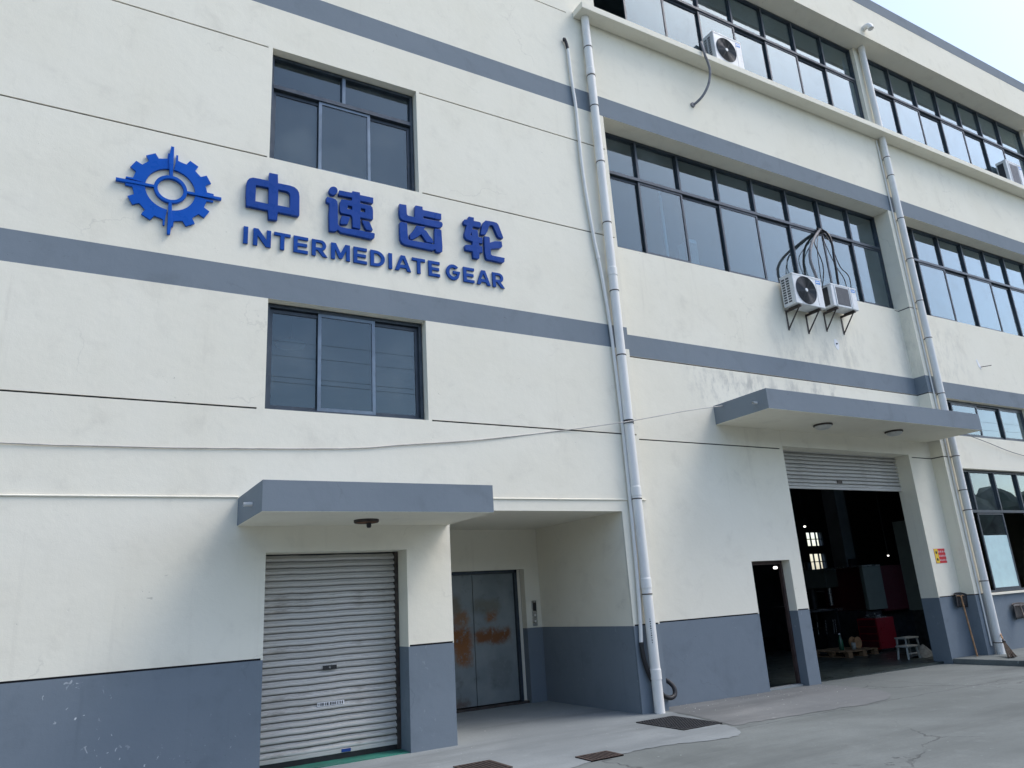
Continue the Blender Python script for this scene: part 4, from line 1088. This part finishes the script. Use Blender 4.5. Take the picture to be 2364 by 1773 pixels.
MB().box(-.20, .20, -.13, .13, .24, .27).build('seat', 'stool_white', sl_, bevel=.004, seg=1)
for (x, y) in ((-.16, -.1), (.16, -.1), (-.16, .1), (.16, .1)): MB().beam((x*1.2, y*1.2, 0), (x, y, .24), .035, .035).build('leg', 'stool_white', sl_)
MB().box(-.17, .17, -.115, -.095, .10, .125).build('rung', 'stool_white', sl_)
st2 = thing('stool', 'second step stool behind, with a rag draped beside it inside the shutter', 'stool', (15.85, 1.55, F))
MB().box(-.24, .24, -.13, .13, .38, .41).build('seat', 'stool_white', st2, bevel=.004, seg=1)
for (x, y) in ((-.2, -.1), (.2, -.1), (-.2, .1), (.2, .1)): MB().beam((x*1.15, y*1.2, 0), (x, y, .38), .035, .035).build('leg', 'stool_white', st2)
rg = MB(); n = 12
for i in range(n+1):
    for j in range(n+1):
        u, v = i/n, j/n
        x = 15.72+.62*u; y = 1.12+.42*v
        r_ = math.hypot(u-.45, v-.5)
        rg.v.append((x, y, F+.004+max(0, .26*(1-2.0*r_))+.03*math.sin(9*u+4*v)*max(0, 1-1.9*r_)))
for i in range(n):
    for j in range(n):
        a_ = i*(n+1)+j; rg.f.append((a_, a_+n+1, a_+n+2, a_+1))
ro = tag(rg.build('rag', 'cloth', smooth=True), 'crumpled grey rag heaped on the floor beside the stools', 'rag')
ro.modifiers.new('thickness', 'SOLIDIFY').thickness = .006

for (x, y, z, r_, lb) in ((21.24, 8, 3.45, .04, 'small lit lamp high up deep inside the workshop'), (20.94, 5, 2.26, .028, 'small lit work lamp above the red machine inside the workshop'), (17.22, 6, 2.1, .06, 'lit lamp seen through the narrow side door')):
    wl_ = thing('work_lamp', lb, 'lamp', (x, y, z))
    MB().lathe([(0, -r_*.6), (r_*.8, -r_*.5), (r_, 0), (r_*.8, r_*.5), (0, r_*.6)], (0, 0, 0), n=16).build('bulb', 'lamp_lit', wl_, smooth=True)
    MB().tube([(0, 0, r_*.55), (0, 0, 6.4-z)], .012, 6).build('cord', 'wire', wl_)

# ------------------------------------------------------------------ power lines across the yard (mirrored in the upper windows)
for k, (z, y, sag) in enumerate(((10.9, -16, .5), (10.3, -16.4, .55), (9.9, -15.6, .6), (11.9, -17.5, .4))):
    pts = [(-40+20*i, y, z-sag*(1-((i-3)/3)**2)) for i in range(7)]
    tag(run('overhead_cable', 'dark overhead power cable crossing the yard, mirrored in the windows', 'cable', pts, .008, 'wire'), group='overhead power cables over the yard')

# belt of trees on the far side of the yard, mirrored in the low windows
tb = MB(); r3 = random.Random(3)
ico = bmesh.new(); bmesh.ops.create_icosphere(ico, subdivisions=2, radius=1)
iv = [v.co.copy() for v in ico.verts]; ico.verts.index_update(); fi = [tuple(v.index for v in f.verts) for f in ico.faces]; ico.free()
for k in range(560):
    cx, cy = r3.uniform(-70, 250), r3.uniform(-66, -56); hgt = r3.uniform(2.0, 13.5); rr = r3.uniform(1.8, 3.8)
    b0 = len(tb.v)
    for v in iv:
        w_ = 1+r3.uniform(-.22, .22); tb.v.append((cx+v.x*rr*w_, cy+v.y*rr*w_, hgt+v.z*rr*w_*.9))
    tb.f += [tuple(b0+i for i in f) for f in fi]
tag(tb.build('tree_belt', 'foliage'), 'dark belt of trees across the yard, mirrored in the ground-floor windows', 'trees', kind='stuff')

# chips and grit lying along the foot of the wall
gr_ = MB(); r4 = random.Random(11)
for k in range(110):
    x = r4.uniform(7.7, 11.2) if k < 85 else r4.uniform(3.9, 7.0)
    y = (.24-abs(r4.gauss(0, .5))) if k < 85 else r4.uniform(-1.6, 1.8)
    if x < 7.68 and y > -.02 and x < 4.32: continue
    s_ = r4.uniform(.004, .014); z = gz(x, y)+.002
    b0 = len(gr_.v)
    for (a_, b_, h_) in ((1, 0, 0), (-.3, .9, 0), (-.7, -.6, 0), (.1, .1, .8)):
        gr_.v.append((x+a_*s_*r4.uniform(.7, 1.3), y+b_*s_*r4.uniform(.7, 1.3), z+h_*s_))
    gr_.f += [(b0, b0+1, b0+3), (b0+1, b0+2, b0+3), (b0+2, b0, b0+3), (b0, b0+2, b0+1)]
tag(gr_.build('grit', 'grit'), 'pale chips of plaster and grit scattered along the wall foot', 'grit', kind='stuff')
